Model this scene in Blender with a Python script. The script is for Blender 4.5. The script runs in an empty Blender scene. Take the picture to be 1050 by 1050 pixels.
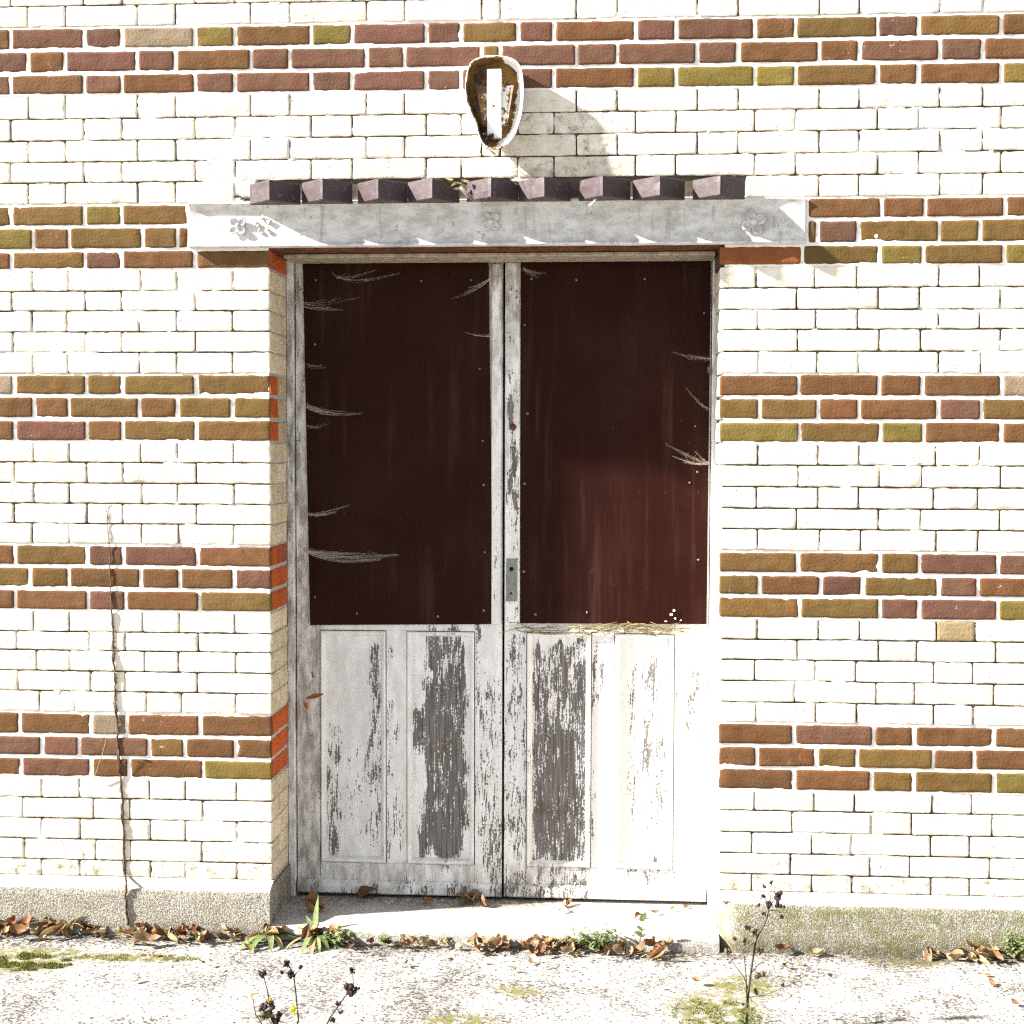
import bpy, math, random
import numpy as np
from mathutils import Vector, Matrix, noise as mn
random.seed(7)
scene = bpy.context.scene
C = scene.collection

# ------------------------------------------------------------------ camera, sky, sun, exposure
FPX = 1511.3
CAM = np.array([0.39342, -4.42317, 2.76 - 1.26495])
FWD = np.array([-0.07283645, 0.99639758, -0.04343633])
RGT = np.array([0.99732732, 0.07301722, 0.00258755])
UPV = np.array([-0.00574983, 0.04313177, 0.99905285])
cam = bpy.data.objects.new('camera', bpy.data.cameras.new('camera'))
C.objects.link(cam)
M4 = Matrix.Identity(4)
for i in range(3):
    M4[i][0] = RGT[i]; M4[i][1] = UPV[i]; M4[i][2] = -FWD[i]; M4[i][3] = CAM[i]
cam.matrix_world = M4
cam.data.sensor_width = 36.0
cam.data.lens = FPX / 1050 * 36.0
cam.data.clip_end = 500
scene.camera = cam

SUN_DIR = Vector((-3.75, -1.0, 2.5)).normalized()          # towards the sun
world = bpy.data.worlds.new('World'); scene.world = world; world.use_nodes = True
wn = world.node_tree
sky = wn.nodes.new('ShaderNodeTexSky'); sky.sky_type = 'NISHITA'; sky.sun_disc = False
sky.sun_elevation = math.asin(SUN_DIR.z)
sky.sun_rotation = math.atan2(SUN_DIR.x, SUN_DIR.y)
bg = wn.nodes['Background']; bg.inputs['Strength'].default_value = 0.05
hsv = wn.nodes.new('ShaderNodeHueSaturation'); hsv.inputs['Saturation'].default_value = .45
wn.links.new(sky.outputs[0], hsv.inputs['Color']); wn.links.new(hsv.outputs[0], bg.inputs['Color'])
sl = bpy.data.lights.new('sun', 'SUN'); sl.energy = 5.0; sl.angle = math.radians(1.5); sl.color = (1.0, 0.955, 0.90)
so = bpy.data.objects.new('sun', sl); C.objects.link(so)
so.rotation_euler = SUN_DIR.to_track_quat('Z', 'Y').to_euler()
so.location = (-6, -4, 8)
scene.view_settings.view_transform = 'Standard'
scene.view_settings.look = 'None'
scene.view_settings.gamma = 1.0
scene.view_settings.exposure = 2.2
scene.cycles.max_bounces = 8
scene.cycles.use_denoising = False
scene.cycles.sample_clamp_indirect = 4.0
scene.cycles.filter_width = 1.25

def at(px, py, Y=0.0):
    """a point of the measured photograph brought back on to the real plane y = Y"""
    d = FWD * FPX + RGT * (px - 525) - UPV * (py - 525)
    t = (Y - CAM[1]) / d[1]
    return CAM + t * d
def on_ground(px, py, Z=0.0):
    d = FWD * FPX + RGT * (px - 525) - UPV * (py - 525)
    t = (Z - CAM[2]) / d[2]
    return CAM + t * d
def nz(x, y, z, s=1.0):
    return mn.noise((x * s, y * s, z * s))

# ------------------------------------------------------------------ object helpers
def tag(o, label, cat, group=None, kind=None):
    if label: o['label'] = label
    if cat: o['category'] = cat
    if group: o['group'] = group
    if kind: o['kind'] = kind
    return o
def thing(name, label, cat, loc=(0, 0, 0), group=None):
    o = bpy.data.objects.new(name, None); C.objects.link(o)
    o.location = loc; o.empty_display_size = .05
    return tag(o, label, cat, group)
def origin(o):
    v = Vector((0, 0, 0))
    while o is not None:
        v = v + o.location; o = o.parent
    return v
class MB:
    """collects shapes in world coordinates; build() links them as one mesh object"""
    def __init__(s): s.v = []; s.f = []; s.m = []; s.a = {}; s.sm = []
    def add(s, vs, fs, mi=0, smooth=True, **attr):
        b = len(s.v)
        s.v += [tuple(float(q) for q in p) for p in vs]
        s.f += [tuple(i + b for i in f) for f in fs]
        s.m += [mi] * len(fs); s.sm += [smooth] * len(fs)
        for k, val in attr.items():
            L = s.a.setdefault(k, [])
            while len(L) < b: L.append(0.0 if not isinstance(L[0] if L else 0.0, tuple) else (0, 0, 0, 1))
            L += list(val) if isinstance(val, list) else [val] * len(vs)
        return b
    def box(s, x0, x1, y0, y1, z0, z1, mi=0, bev=0.0, cell=None, attr=None):
        """box; with cell the front (y0) face becomes a grid carrying attr(x,z)"""
        b = bev
        vs = [(x0, y1, z0), (x1, y1, z0), (x1, y1, z1), (x0, y1, z1),
              (x0, y0 + b, z0), (x1, y0 + b, z0), (x1, y0 + b, z1), (x0, y0 + b, z1)]
        fs = [(0, 3, 2, 1)[::-1], (0, 1, 5, 4), (1, 2, 6, 5), (2, 3, 7, 6), (3, 0, 4, 7)]
        at_ = {}
        if attr: at_ = {k: [fn(p[0], p[2]) for p in vs] for k, fn in attr.items()}
        s.add(vs, fs, mi, False, **at_)
        n = max(1, int((x1 - x0 - 2 * b) / cell)) if cell else 1
        m = max(1, int((z1 - z0 - 2 * b) / cell)) if cell else 1
        xs = np.linspace(x0 + b, x1 - b, n + 1); zs = np.linspace(z0 + b, z1 - b, m + 1)
        g = [(x, y0, z) for z in zs for x in xs]
        gf = [(j * (n + 1) + i, j * (n + 1) + i + 1, (j + 1) * (n + 1) + i + 1, (j + 1) * (n + 1) + i) for j in range(m) for i in range(n)]
        if attr: at_ = {k: [fn(p[0], p[2]) for p in g] for k, fn in attr.items()}
        s.add(g, gf, mi, False, **at_)
        if b > 0:
            e = [(x0, y0 + b, z0), (x1, y0 + b, z0), (x1, y0 + b, z1), (x0, y0 + b, z1),
                 (x0 + b, y0, z0 + b), (x1 - b, y0, z0 + b), (x1 - b, y0, z1 - b), (x0 + b, y0, z1 - b)]
            if attr: at_ = {k: [fn(p[0], p[2]) for p in e] for k, fn in attr.items()}
            s.add(e, [(0, 1, 5, 4), (1, 2, 6, 5), (2, 3, 7, 6), (3, 0, 4, 7)], mi, False, **at_)
    def tube(s, pts, rad, sides=6, mi=0, **attr):
        pts = [Vector(p) for p in pts]
        if not hasattr(rad, '__len__'): rad = [rad] * len(pts)
        vs = []; fs = []
        ref = Vector((0.31, 0.87, 0.38))
        for i, p in enumerate(pts):
            t = (pts[min(i + 1, len(pts) - 1)] - pts[max(i - 1, 0)])
            t = t.normalized() if t.length > 1e-9 else Vector((0, 0, 1))
            a = t.cross(ref).normalized(); b = t.cross(a)
            for k in range(sides):
                an = 2 * math.pi * k / sides
                vs.append(p + (a * math.cos(an) + b * math.sin(an)) * rad[i])
        for i in range(len(pts) - 1):
            for k in range(sides):
                k2 = (k + 1) % sides
                fs.append((i * sides + k, i * sides + k2, (i + 1) * sides + k2, (i + 1) * sides + k))
        fs.append(tuple(range(sides))[::-1]); fs.append(tuple((len(pts) - 1) * sides + k for k in range(sides)))
        s.add(vs, fs, mi, True, **attr)
    def blob(s, c, r, mi=0, seg=10, ring=6, jit=0.0, **attr):
        c = Vector(c); r = Vector(r) if hasattr(r, '__len__') else Vector((r, r, r))
        vs = [c + Vector((0, 0, -r.z))]; fs = []
        for j in range(1, ring):
            ph = -math.pi / 2 + math.pi * j / ring
            for i in range(seg):
                th = 2 * math.pi * i / seg
                k = 1 + jit * random.uniform(-1, 1)
                vs.append(c + Vector((r.x * math.cos(ph) * math.cos(th), r.y * math.cos(ph) * math.sin(th), r.z * math.sin(ph))) * k)
        vs.append(c + Vector((0, 0, r.z)))
        for i in range(seg):
            fs.append((0, 1 + (i + 1) % seg, 1 + i))
            for j in range(ring - 2):
                a = 1 + j * seg + i; b = 1 + j * seg + (i + 1) % seg
                fs.append((a, b, b + seg, a + seg))
            fs.append((len(vs) - 1, 1 + (ring - 2) * seg + i, 1 + (ring - 2) * seg + (i + 1) % seg))
        s.add(vs, fs, mi, True, **attr)
    def build(s, name, mats, parent=None, smooth=None):
        me = bpy.data.meshes.new(name)
        o = bpy.data.objects.new(name, me); C.objects.link(o)
        off = Vector((0, 0, 0))
        if parent is not None:
            o.parent = parent; off = origin(parent)
        V = np.array(s.v, dtype=np.float64) - np.array(off)
        me.from_pydata(V.tolist(), [], s.f)
        for m in (mats if isinstance(mats, (list, tuple)) else [mats]): me.materials.append(m)
        me.polygons.foreach_set('material_index', s.m)
        me.polygons.foreach_set('use_smooth', s.sm if smooth is None else [smooth] * len(s.f))
        for k, L in s.a.items():
            L = L + [L[-1]] * (len(s.v) - len(L))
            if isinstance(L[0], tuple):
                at_ = me.attributes.new(k, 'FLOAT_COLOR', 'POINT')
                at_.data.foreach_set('color', np.array(L, dtype=np.float32).ravel())
            else:
                at_ = me.attributes.new(k, 'FLOAT', 'POINT')
                at_.data.foreach_set('value', np.array(L, dtype=np.float32))
        me.update()
        return o

# ------------------------------------------------------------------ materials
class NT:
    def __init__(s, name, rough=.85, spec=.3):
        s.mat = bpy.data.materials.new(name); s.mat.use_nodes = True
        s.t = s.mat.node_tree; s.b = s.t.nodes['Principled BSDF']
        s.b.inputs['Roughness'].default_value = rough
        s.b.inputs['Specular IOR Level'].default_value = spec
        s.tc = s.t.nodes.new('ShaderNodeTexCoord')
    def link(s, a, b): s.t.links.new(a, b)
    def node(s, t, **k):
        n = s.t.nodes.new(t)
        for a, v in k.items(): setattr(n, a, v)
        return n
    def mapped(s, scale=(1, 1, 1)):
        m = s.node('ShaderNodeMapping'); m.inputs['Scale'].default_value = scale
        s.link(s.tc.outputs['Object'], m.inputs['Vector']); return m.outputs[0]
    def noise(s, scale, detail=4, vec=None, rough=.55, dist=0.0):
        n = s.node('ShaderNodeTexNoise'); n.inputs['Scale'].default_value = scale
        n.inputs['Detail'].default_value = detail; n.inputs['Roughness'].default_value = rough
        n.inputs['Distortion'].default_value = dist
        s.link(vec if vec is not None else s.tc.outputs['Object'], n.inputs['Vector']); return n.outputs['Fac']
    def voro(s, scale, vec=None, feature='F1'):
        n = s.node('ShaderNodeTexVoronoi'); n.feature = feature; n.inputs['Scale'].default_value = scale
        s.link(vec if vec is not None else s.tc.outputs['Object'], n.inputs['Vector']); return n
    def attr(s, name, out='Fac'):
        n = s.node('ShaderNodeAttribute'); n.attribute_name = name; return n.outputs[out]
    def ramp(s, fac, *stops):
        r = s.node('ShaderNodeValToRGB'); e = r.color_ramp.elements
        while len(e) < len(stops): e.new(0.5)
        for i, (p, c) in enumerate(stops):
            e[i].position = p; e[i].color = tuple(c) + (1,) if hasattr(c, '__len__') else (c, c, c, 1)
        s.link(fac, r.inputs[0]); return r.outputs[0]
    def step(s, fac, a, b):
        r = s.node('ShaderNodeMapRange'); r.interpolation_type = 'SMOOTHSTEP'
        for i, v in ((1, a), (2, b), (3, 0.0), (4, 1.0)):
            if hasattr(v, 'node'): s.link(v, r.inputs[i])
            else: r.inputs[i].default_value = v
        s.link(fac, r.inputs[0]); return r.outputs[0]
    def math(s, op, a, b=0.0):
        m = s.node('ShaderNodeMath', operation=op)
        for i, v in ((0, a), (1, b)):
            if hasattr(v, 'node'): s.link(v, m.inputs[i])
            else: m.inputs[i].default_value = v
        return m.outputs[0]
    def mix(s, fac, a, b, blend='MIX'):
        m = s.node('ShaderNodeMix', data_type='RGBA', blend_type=blend)
        for i, v in ((0, fac), (6, a), (7, b)):
            if hasattr(v, 'node'): s.link(v, m.inputs[i])
            elif i == 0: m.inputs[0].default_value = v
            else: m.inputs[i].default_value = tuple(v) + (1,)
        return m.outputs[2]
    def color(s, c):
        if hasattr(c, 'node'): s.link(c, s.b.inputs['Base Color'])
        else: s.b.inputs['Base Color'].default_value = tuple(c) + (1,)
    def bump(s, h, strength=.5, dist=.002):
        b = s.node('ShaderNodeBump'); b.inputs['Strength'].default_value = strength; b.inputs['Distance'].default_value = dist
        s.link(h, b.inputs['Height']); s.link(b.outputs[0], s.b.inputs['Normal'])

def mat_brick():
    n = NT('fired_brick', .9, .15)
    base = n.attr('bcol', 'Color')
    big = n.noise(22, 4); fine = n.noise(260, 3)
    c = n.mix(n.step(big, .3, .75), base, n.mix(1.0, base, (.80, .74, .66), 'MULTIPLY'))
    c = n.mix(n.math('MULTIPLY', n.step(fine, .45, .8), .35), c, n.mix(1.0, base, (1.28, 1.25, 1.2), 'MULTIPLY'))
    base0 = c
    fl = n.noise(15, 4, None, .6)
    c = n.mix(n.math('MULTIPLY', n.step(fl, .50, .66), .55), c, n.mix(1.0, c, (1.10, .90, .86), 'MULTIPLY'))
    c = n.mix(n.math('MULTIPLY', n.math('SUBTRACT', 1.0, n.step(fl, .34, .48)), .5), c, n.mix(1.0, c, (.80, .90, .78), 'MULTIPLY'))
    c = n.mix(n.step(n.attr('lime'), .02, .08), base0, c)
    streak = n.noise(1.0, 5, n.mapped((18, 40, 75)), .6, .6)
    c = n.mix(n.math('MULTIPLY', n.step(streak, .56, .70), .45), c, n.mix(1.0, base, (.55, .48, .42), 'MULTIPLY'))
    pit = n.voro(85)
    pm = n.math('MULTIPLY', n.math('SUBTRACT', 1.0, n.step(pit.outputs['Distance'], .10, .17)), n.step(n.noise(13, 2), .55, .62))
    nick = n.math('MULTIPLY', n.step(n.noise(1.0, 3, n.mapped((95, 95, 170)), .6, 1.2), .66, .70), n.step(n.noise(9, 3), .46, .60))
    pm = n.math('MAXIMUM', pm, n.math('MULTIPLY', nick, .8))
    c = n.mix(n.math('MULTIPLY', pm, .9), c, (.05, .04, .03))
    # lime bloom and scuffs on the coloured bricks only ('lime' attribute)
    bl = n.math('MULTIPLY', n.step(n.noise(48, 6, None, .7), .62, .74), n.attr('lime'))
    c = n.mix(bl, c, (.62, .55, .46))
    # grime on the pale bricks, plus the lamp's shadow painted in ('grime' attribute)
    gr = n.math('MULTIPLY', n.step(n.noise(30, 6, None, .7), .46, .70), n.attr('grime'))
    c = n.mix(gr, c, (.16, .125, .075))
    n.color(c)
    h = n.math('ADD', n.math('MULTIPLY', n.noise(130, 5, None, .6), 1.0), n.math('MULTIPLY', pm, -1.5))
    h = n.math('ADD', h, n.math('MULTIPLY', streak, .8))
    n.bump(h, .65, .0026)
    return n.mat
def mat_mortar():
    n = NT('lime_mortar', .95, .1)
    w = n.attr('pale')
    c = n.mix(w, (.095, .078, .056), (.80, .77, .72))
    c = n.mix(n.math('MULTIPLY', n.step(n.noise(60, 5), .5, .75), .5), c, n.mix(1.0, c, (.6, .55, .48), 'MULTIPLY'))
    n.color(c); n.bump(n.noise(180, 4), .5, .002)
    return n.mat
def mat_concrete(name, base, dark, moss=True, green=(.13, .13, .035)):
    n = NT(name, .95, .15)
    v = n.voro(230); grain = n.noise(190, 5, None, .75); big = n.noise(7, 5, None, .6)
    c = n.mix(n.step(grain, .36, .66), dark, base)
    c = n.mix(n.math('MULTIPLY', n.step(v.outputs['Distance'], .35, .75), .6), c, n.mix(1.0, c, (.45, .40, .33), 'MULTIPLY'))
    c = n.mix(n.math('MULTIPLY', n.step(big, .35, .65), .35), c, n.mix(1.0, c, (.72, .70, .66), 'MULTIPLY'))
    if moss:
        mm = n.math('MULTIPLY', n.attr('moss'), n.step(n.noise(38, 6, None, .7), .36, .58))
        c = n.mix(mm, c, green)
    dm = n.math('MULTIPLY', n.attr('dirt'), n.step(n.noise(55, 6, None, .7), .32, .62))
    c = n.mix(dm, c, (.075, .055, .035))
    n.color(c)
    h = n.math('ADD', n.math('MULTIPLY', grain, 1.2), n.math('MULTIPLY', v.outputs['Distance'], -1.0))
    n.bump(h, .55, .0024)
    return n.mat
def mat_ground():
    n = NT('worn_concrete_paving', .95, .15)
    grain = n.noise(105, 6, None, .78); big = n.noise(4, 5, None, .6); mid = n.noise(30, 5, None, .65)
    lo = n.math('ADD', .465, n.math('MULTIPLY', n.step(big, .36, .60), -.085))
    c = n.mix(n.step(grain, lo, n.math('ADD', lo, .07)), (.065, .056, .046), (.31, .302, .29))
    c = n.mix(n.math('MULTIPLY', n.step(mid, .55, .68), .40), c, (.10, .09, .07))
    sp = n.voro(62, None)
    spm = n.math('MULTIPLY', n.math('SUBTRACT', 1.0, n.step(sp.outputs['Distance'], .16, .30)), n.step(n.noise(14, 4), .46, .60))
    c = n.mix(n.math('MULTIPLY', spm, .85), c, (.055, .045, .034))
    mm = n.math('MULTIPLY', n.attr('moss'), n.step(n.noise(32, 6, None, .75), .40, .56))
    c = n.mix(mm, c, n.mix(n.noise(60, 3), (.10, .095, .02), (.16, .15, .05)))
    dm = n.math('MULTIPLY', n.attr('dirt'), n.step(n.noise(50, 6, None, .7), .34, .58))
    c = n.mix(dm, c, (.06, .045, .028))
    n.color(c)
    h = n.math('ADD', n.math('MULTIPLY', grain, 1.4), n.math('MULTIPLY', spm, -.6))
    n.bump(h, .6, .004)
    return n.mat
def mat_paint():
    """white oil paint flaking off grey weathered wood; the attribute 'peel' says how far gone it is"""
    n = NT('flaking_white_paint', .55, .3)
    peel = n.attr('peel'); dirt = n.attr('grime')  # second mask carries soiling plus shade painted on the door
    a = n.step(n.noise(1.0, 7, n.mapped((46, 46, 11)), .68, .3), .22, .78)
    b = n.step(n.noise(1.0, 4, n.mapped((230, 230, 16)), .6), .25, .75)
    f = n.step(n.noise(1.0, 3, n.mapped((170, 170, 120)), .6), .28, .72)
    m = n.math('ADD', n.math('ADD', n.math('MULTIPLY', a, .44), n.math('MULTIPLY', b, .34)), n.math('MULTIPLY', f, .22))
    thr = n.math('SUBTRACT', .93, n.math('MULTIPLY', peel, .76))
    bare = n.step(n.math('SUBTRACT', m, thr), -.006, .006)
    gr = n.noise(1.0, 5, n.mapped((170, 170, 5)), .6)
    wood = n.mix(n.step(gr, .3, .7), (.075, .066, .060), (.215, .195, .183))
    wood = n.mix(n.math('MULTIPLY', n.step(n.noise(9, 3), .5, .7), .5), wood, (.10, .07, .05))
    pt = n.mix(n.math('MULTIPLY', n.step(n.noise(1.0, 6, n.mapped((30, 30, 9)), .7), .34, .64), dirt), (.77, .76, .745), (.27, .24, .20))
    pt = n.mix(n.math('MULTIPLY', n.step(n.noise(420, 2), .55, .75), .25), pt, (.45, .42, .38))
    n.color(n.mix(bare, pt, wood))
    n.link(n.math('ADD', n.math('MULTIPLY', bare, .35), .55), n.b.inputs['Roughness'])
    h = n.math('ADD', n.math('MULTIPLY', bare, -1.0), n.math('MULTIPLY', n.math('MULTIPLY', gr, bare), .6))
    h = n.math('ADD', h, n.math('MULTIPLY', n.noise(1.0, 4, n.mapped((90, 90, 20))), .25))
    n.bump(h, .7, .0016)
    return n.mat
def mat_simple(name, c, rough=.8, spec=.3, var=.25, scale=40, metal=0.0, bump=.3, c2=None):
    n = NT(name, rough, spec)
    c2 = c2 or tuple(q * (1 - var) for q in c)
    n.color(n.mix(n.step(n.noise(scale, 5, None, .65), .35, .65), c, c2))
    n.b.inputs['Metallic'].default_value = metal
    if bump: n.bump(n.noise(scale * 4, 4), bump, .0015)
    return n.mat
def mat_board():
    n = NT('maroon_faced_plywood', .55, .05)
    st = n.noise(1.0, 5, n.mapped((160, 160, 3)), .6); cl = n.noise(3.2, 4)
    c = n.mix(st, (.023, .0058, .0038), (.013, .0036, .0026))
    dust = n.math('MULTIPLY', n.step(cl, .42, .7), .12)
    c = n.mix(dust, c, (.07, .034, .026))
    run = n.math('MULTIPLY', n.math('MULTIPLY', n.step(n.noise(1.0, 5, n.mapped((26, 26, 1.6)), .65), .50, .72), n.step(n.noise(2.2, 3), .38, .62)), .30)
    c = n.mix(run, c, (.075, .040, .030))
    sc = n.math('MULTIPLY', n.step(n.noise(1.0, 3, n.mapped((120, 120, 40))), .70, .78), .45)
    c = n.mix(sc, c, (.14, .10, .08))
    n.color(c)
    n.link(n.math('ADD', n.math('MULTIPLY', cl, .3), .32), n.b.inputs['Roughness'])
    n.bump(st, .12, .0008)
    return n.mat
def mat_beam():
    n = NT('painted_steel', .45, .5)
    c = n.mix(n.math('MULTIPLY', n.step(n.noise(1.0, 6, n.mapped((14, 14, 26)), .7), .36, .68), .75), (.62, .61, .59), (.31, .285, .245))
    c = n.mix(n.math('MULTIPLY', n.step(n.noise(1.0, 4, n.mapped((60, 60, 6)), .6), .56, .70), .35), c, (.13, .09, .06))
    r = n.math('MULTIPLY', n.step(n.noise(34, 6, None, .7), .62, .70), .7)
    c = n.mix(r, c, (.17, .075, .03))
    n.color(c); n.bump(n.noise(70, 5), .25, .002)
    return n.mat
def mat_enamel():
    n = NT('rusty_enamel', .3, .5)
    rust = n.attr('rust')
    f = n.math('ADD', n.noise(48, 6, None, .7), n.math('MULTIPLY', n.math('SUBTRACT', rust, .5), .8))
    rc = n.mix(n.step(n.noise(40, 5), .35, .65), (.20, .10, .008), (.05, .022, .004))
    n.color(n.mix(n.step(f, .50, .58), (.80, .79, .75), rc))
    n.link(n.math('ADD', n.math('MULTIPLY', rust, .4), .3), n.b.inputs['Roughness'])
    n.bump(n.noise(90, 5), .25, .0015)
    return n.mat
def mat_leaf(name, cols, trans=.25, rough=.6):
    n = NT(name, rough, .3)
    oi = n.node('ShaderNodeObjectInfo')
    c = n.ramp(oi.outputs['Random'], *[(i / max(1, len(cols) - 1), q) for i, q in enumerate(cols)])
    c = n.mix(n.math('MULTIPLY', n.step(n.noise(70, 5), .4, .7), .55), c, n.mix(1.0, c, (.45, .40, .32), 'MULTIPLY'))
    n.color(c)
    tr = n.node('ShaderNodeBsdfTranslucent'); n.link(c, tr.inputs['Color'])
    mx = n.node('ShaderNodeMixShader'); mx.inputs[0].default_value = trans
    n.link(n.b.outputs[0], mx.inputs[1]); n.link(tr.outputs[0], mx.inputs[2])
    n.link(mx.outputs[0], n.t.nodes['Material Output'].inputs['Surface'])
    n.bump(n.noise(160, 3), .4, .001)
    return n.mat
def mat_web():
    n = NT('dusty_cobweb', .9, .1); n.color((.72, .66, .58))
    tr = n.node('ShaderNodeBsdfTransparent'); mx = n.node('ShaderNodeMixShader'); mx.inputs[0].default_value = .26
    n.link(tr.outputs[0], mx.inputs[1]); n.link(n.b.outputs[0], mx.inputs[2])
    n.link(mx.outputs[0], n.t.nodes['Material Output'].inputs['Surface'])
    return n.mat
def mat_purple():
    n = NT('purple_engineering_brick', .5, .45)
    c = n.mix(n.noise(30, 5), (.044, .024, .027), (.028, .016, .018))
    c = n.mix(n.math('MULTIPLY', n.step(n.noise(60, 5), .58, .70), .22), c, (.20, .16, .155))
    n.color(c); n.bump(n.math('ADD', n.noise(90, 4), n.noise(30, 3)), .3, .0018); return n.mat

MAT = dict(brick=mat_brick(), mortar=mat_mortar(), paint=mat_paint(), board=mat_board(), beam=mat_beam(),
           plinth=mat_concrete('mossy_plinth_concrete', (.60, .58, .53), (.16, .145, .12)),
           step=mat_concrete('door_step_concrete', (.64, .62, .59), (.38, .36, .33)),
           ground=mat_ground(), enamel=mat_enamel(), web=mat_web(), purple=mat_purple(),
           screw=mat_simple('galvanised_screw', (.20, .165, .13), .5, .5, .3, 300, .3),
           plate=mat_simple('dull_steel_plate', (.24, .245, .23), .5, .5, .35, 60, .4, .2),
           dark=mat_simple('dark_void', (.012, .011, .010), .9, .1),
           white=mat_simple('white_plastic', (.82, .81, .78), .4, .4, .05, 30, 0, .05),
           black=mat_simple('black_rubber', (.02, .02, .022), .6, .3),
           rust=mat_simple('rust', (.16, .06, .022), .85, .2, .5, 60, 0, .5),
           soffit=mat_simple('red_soffit_brick', (.15, .055, .028), .9, .2, .5, 30, 0, .5),
           tan=mat_simple('grimy_cream_paint', (.42, .36, .26), .7, .3, .45, 30, 0, .4),
           bark=mat_simple('dead_stem_bark', (.13, .085, .055), .9, .2, .5, 90, 0, .6),
           weedstem=mat_simple('weed_stem', (.055, .042, .022), .8, .3, .4, 60, 0, .2),
           seed=mat_simple('dried_seed_head', (.045, .028, .025), .9, .2, .5, 200, 0, .5),
           fluff=mat_simple('pale_seed_fluff', (.15, .115, .075), .95, .1, .3, 200, 0, .5),
           yellow=mat_simple('yellow_petal', (.72, .60, .06), .6, .3, .2, 100, 0, .2),
           leafbrown=mat_leaf('dry_leaf', [(.09, .038, .014), (.17, .07, .022), (.26, .15, .07), (.12, .045, .015), (.38, .29, .18), (.20, .085, .025)]),
           leaforange=mat_leaf('orange_leaf', [(.42, .14, .015), (.36, .11, .012)]),
           leafgreen=mat_leaf('green_leaf', [(.15, .21, .065), (.24, .29, .13)], .3, .35),
           leafpale=mat_leaf('pale_straw', [(.40, .34, .18), (.34, .27, .12)]),
           moss=mat_leaf('moss', [(.10, .115, .015), (.13, .14, .02)], .2, .9),
           grit=mat_simple('grit', (.14, .11, .08), .95, .1, .6, 120))

# ------------------------------------------------------------------ brick courses (measured)
Z0 = 2.76
ZR = [.0005, -.0684, -.1383, -.2071, -.2687, -.3315, -.3961, -.4607, -.5255, -.5903, -.6626, -.727, -.7901, -.855, -.9129, -.9782, -1.0436, -1.1139, -1.1832, -1.2509, -1.3146, -1.3793, -1.4435, -1.5052, -1.5699, -1.6389, -1.7052, -1.7744, -1.8339, -1.8958, -1.9594, -2.0232, -2.0842, -2.1519, -2.2194, -2.2899, -2.3491, -2.4151, -2.4794, -2.5421, -2.5955]
ZL = [.0090, -.0600, -.1300, -.1965, -.2680, -.3334, -.3984, -.4604, -.5255, -.5937, -.6649, -.7257, -.7897, -.8492, -.9136, -.9757, -1.0403, -1.1082, -1.1792, -1.2501, -1.3123, -1.3763, -1.4387, -1.5005, -1.5633, -1.6329, -1.7025, -1.7713, -1.836, -1.8937, -1.9576, -2.0206, -2.0856, -2.1589, -2.2262, -2.2917, -2.3549, -2.4194, -2.4839, -2.5485, -2.6005]
XA_, XB_ = -1.4845, 1.5487
TOPROW = -22
def coloured(r): return r % 8 < 3
def course_z(r, x):
    """height of the top of course r at x"""
    t = (min(max(x, XA_), XB_) - XA_) / (XB_ - XA_)
    if r >= 0:
        return Z0 + ZL[r] * (1 - t) + ZR[r] * t
    z = Z0 + ZL[0] * (1 - t) + ZR[0] * t
    for k in range(r, 0): z += .069 if coloured(k) else .0637
    return z
S, H = .2305, .1152
TOP_B = [11, 86, 125, 200, 241, 319, 361, 437, 473, 531, 568, 652, 693, 774, 816, 900, 942, 1027]
TOP_A = [29, 67, 141, 180, 257, 297, 376, 415, 494, 513, 591, 633, 715, 757, 840, 881, 964, 1008]
LEFT_A = {9: [275.7, 239, 182, 146, 71, 34], 13: [275.7, 238.5, 181, 142.5, 68.6, 33], 17: [275.7, 238.4, 182, 143, 70.5, 34.5], 21: [276, 240, 182, 145.5, 71, 34.5], 25: [276.5, 239.5, 184.2, 144.6, 70.3, 31], 29: [276.8, 242, 183, 148, 71.7, 37.5], 33: [277, 241.5, 189.5, 152.5, 80.5, 43], 37: [277.5, 242.8, 190.3, 154.3, 82, 42.5]}
LEFT_B = {8: [275.7, 200, 124.5, 86.5, 11], 12: [275.7, 200, 124.5, 87.3, 12], 18: [275.7, 201.5, 126, 89, 15], 22: [276, 201.4, 125.7, 88.6, 14.5], 26: [276.8, 204.3, 128.6, 90.3, 15.7], 30: [277, 202, 128, 93, 18.5], 34: [277, 208.5, 132.3, 93.3, 21.5], 38: [278, 207, 134, 98, 25]}
RIGHT_A = {9: [739, 779, 839, 880, 963, 1005], 11: [738.7, 775.7, 835.7, 878.6, 963, 1004.3], 17: [738.6, 779, 839, 881.5, 962.5, 1006.5], 21: [738, 775.7, 839, 880.5, 957, 1003], 25: [737.6, 778.5, 842, 885, 963, 1003], 29: [737.5, 774, 836, 878, 958, 997.5], 33: [737, 776, 837, 879, 957, 999], 37: [737, 771, 832.5, 873.5, 954.5, 994]}
RIGHT_B = {8: [739, 822, 904, 949, 1031], 10: [738.8, 823, 902.5, 947, 1030], 12: [738.7, 817, 900.6, 943, 1025.7], 18: [738.6, 820, 903, 947, 1027.5], 22: [738, 817, 901, 944, 1025], 26: [737.6, 820, 903, 942.5, 1023], 30: [737.3, 815, 898.5, 938, 1019.5], 34: [737, 814, 894, 937, 1019.5], 38: [737, 810.5, 892, 933, 1015]}
def interp_row(tab, r):
    ks = sorted(tab)
    return [float(np.interp(r, ks, [tab[k][j] for k in ks])) for j in range(len(tab[ks[0]]))]
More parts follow.
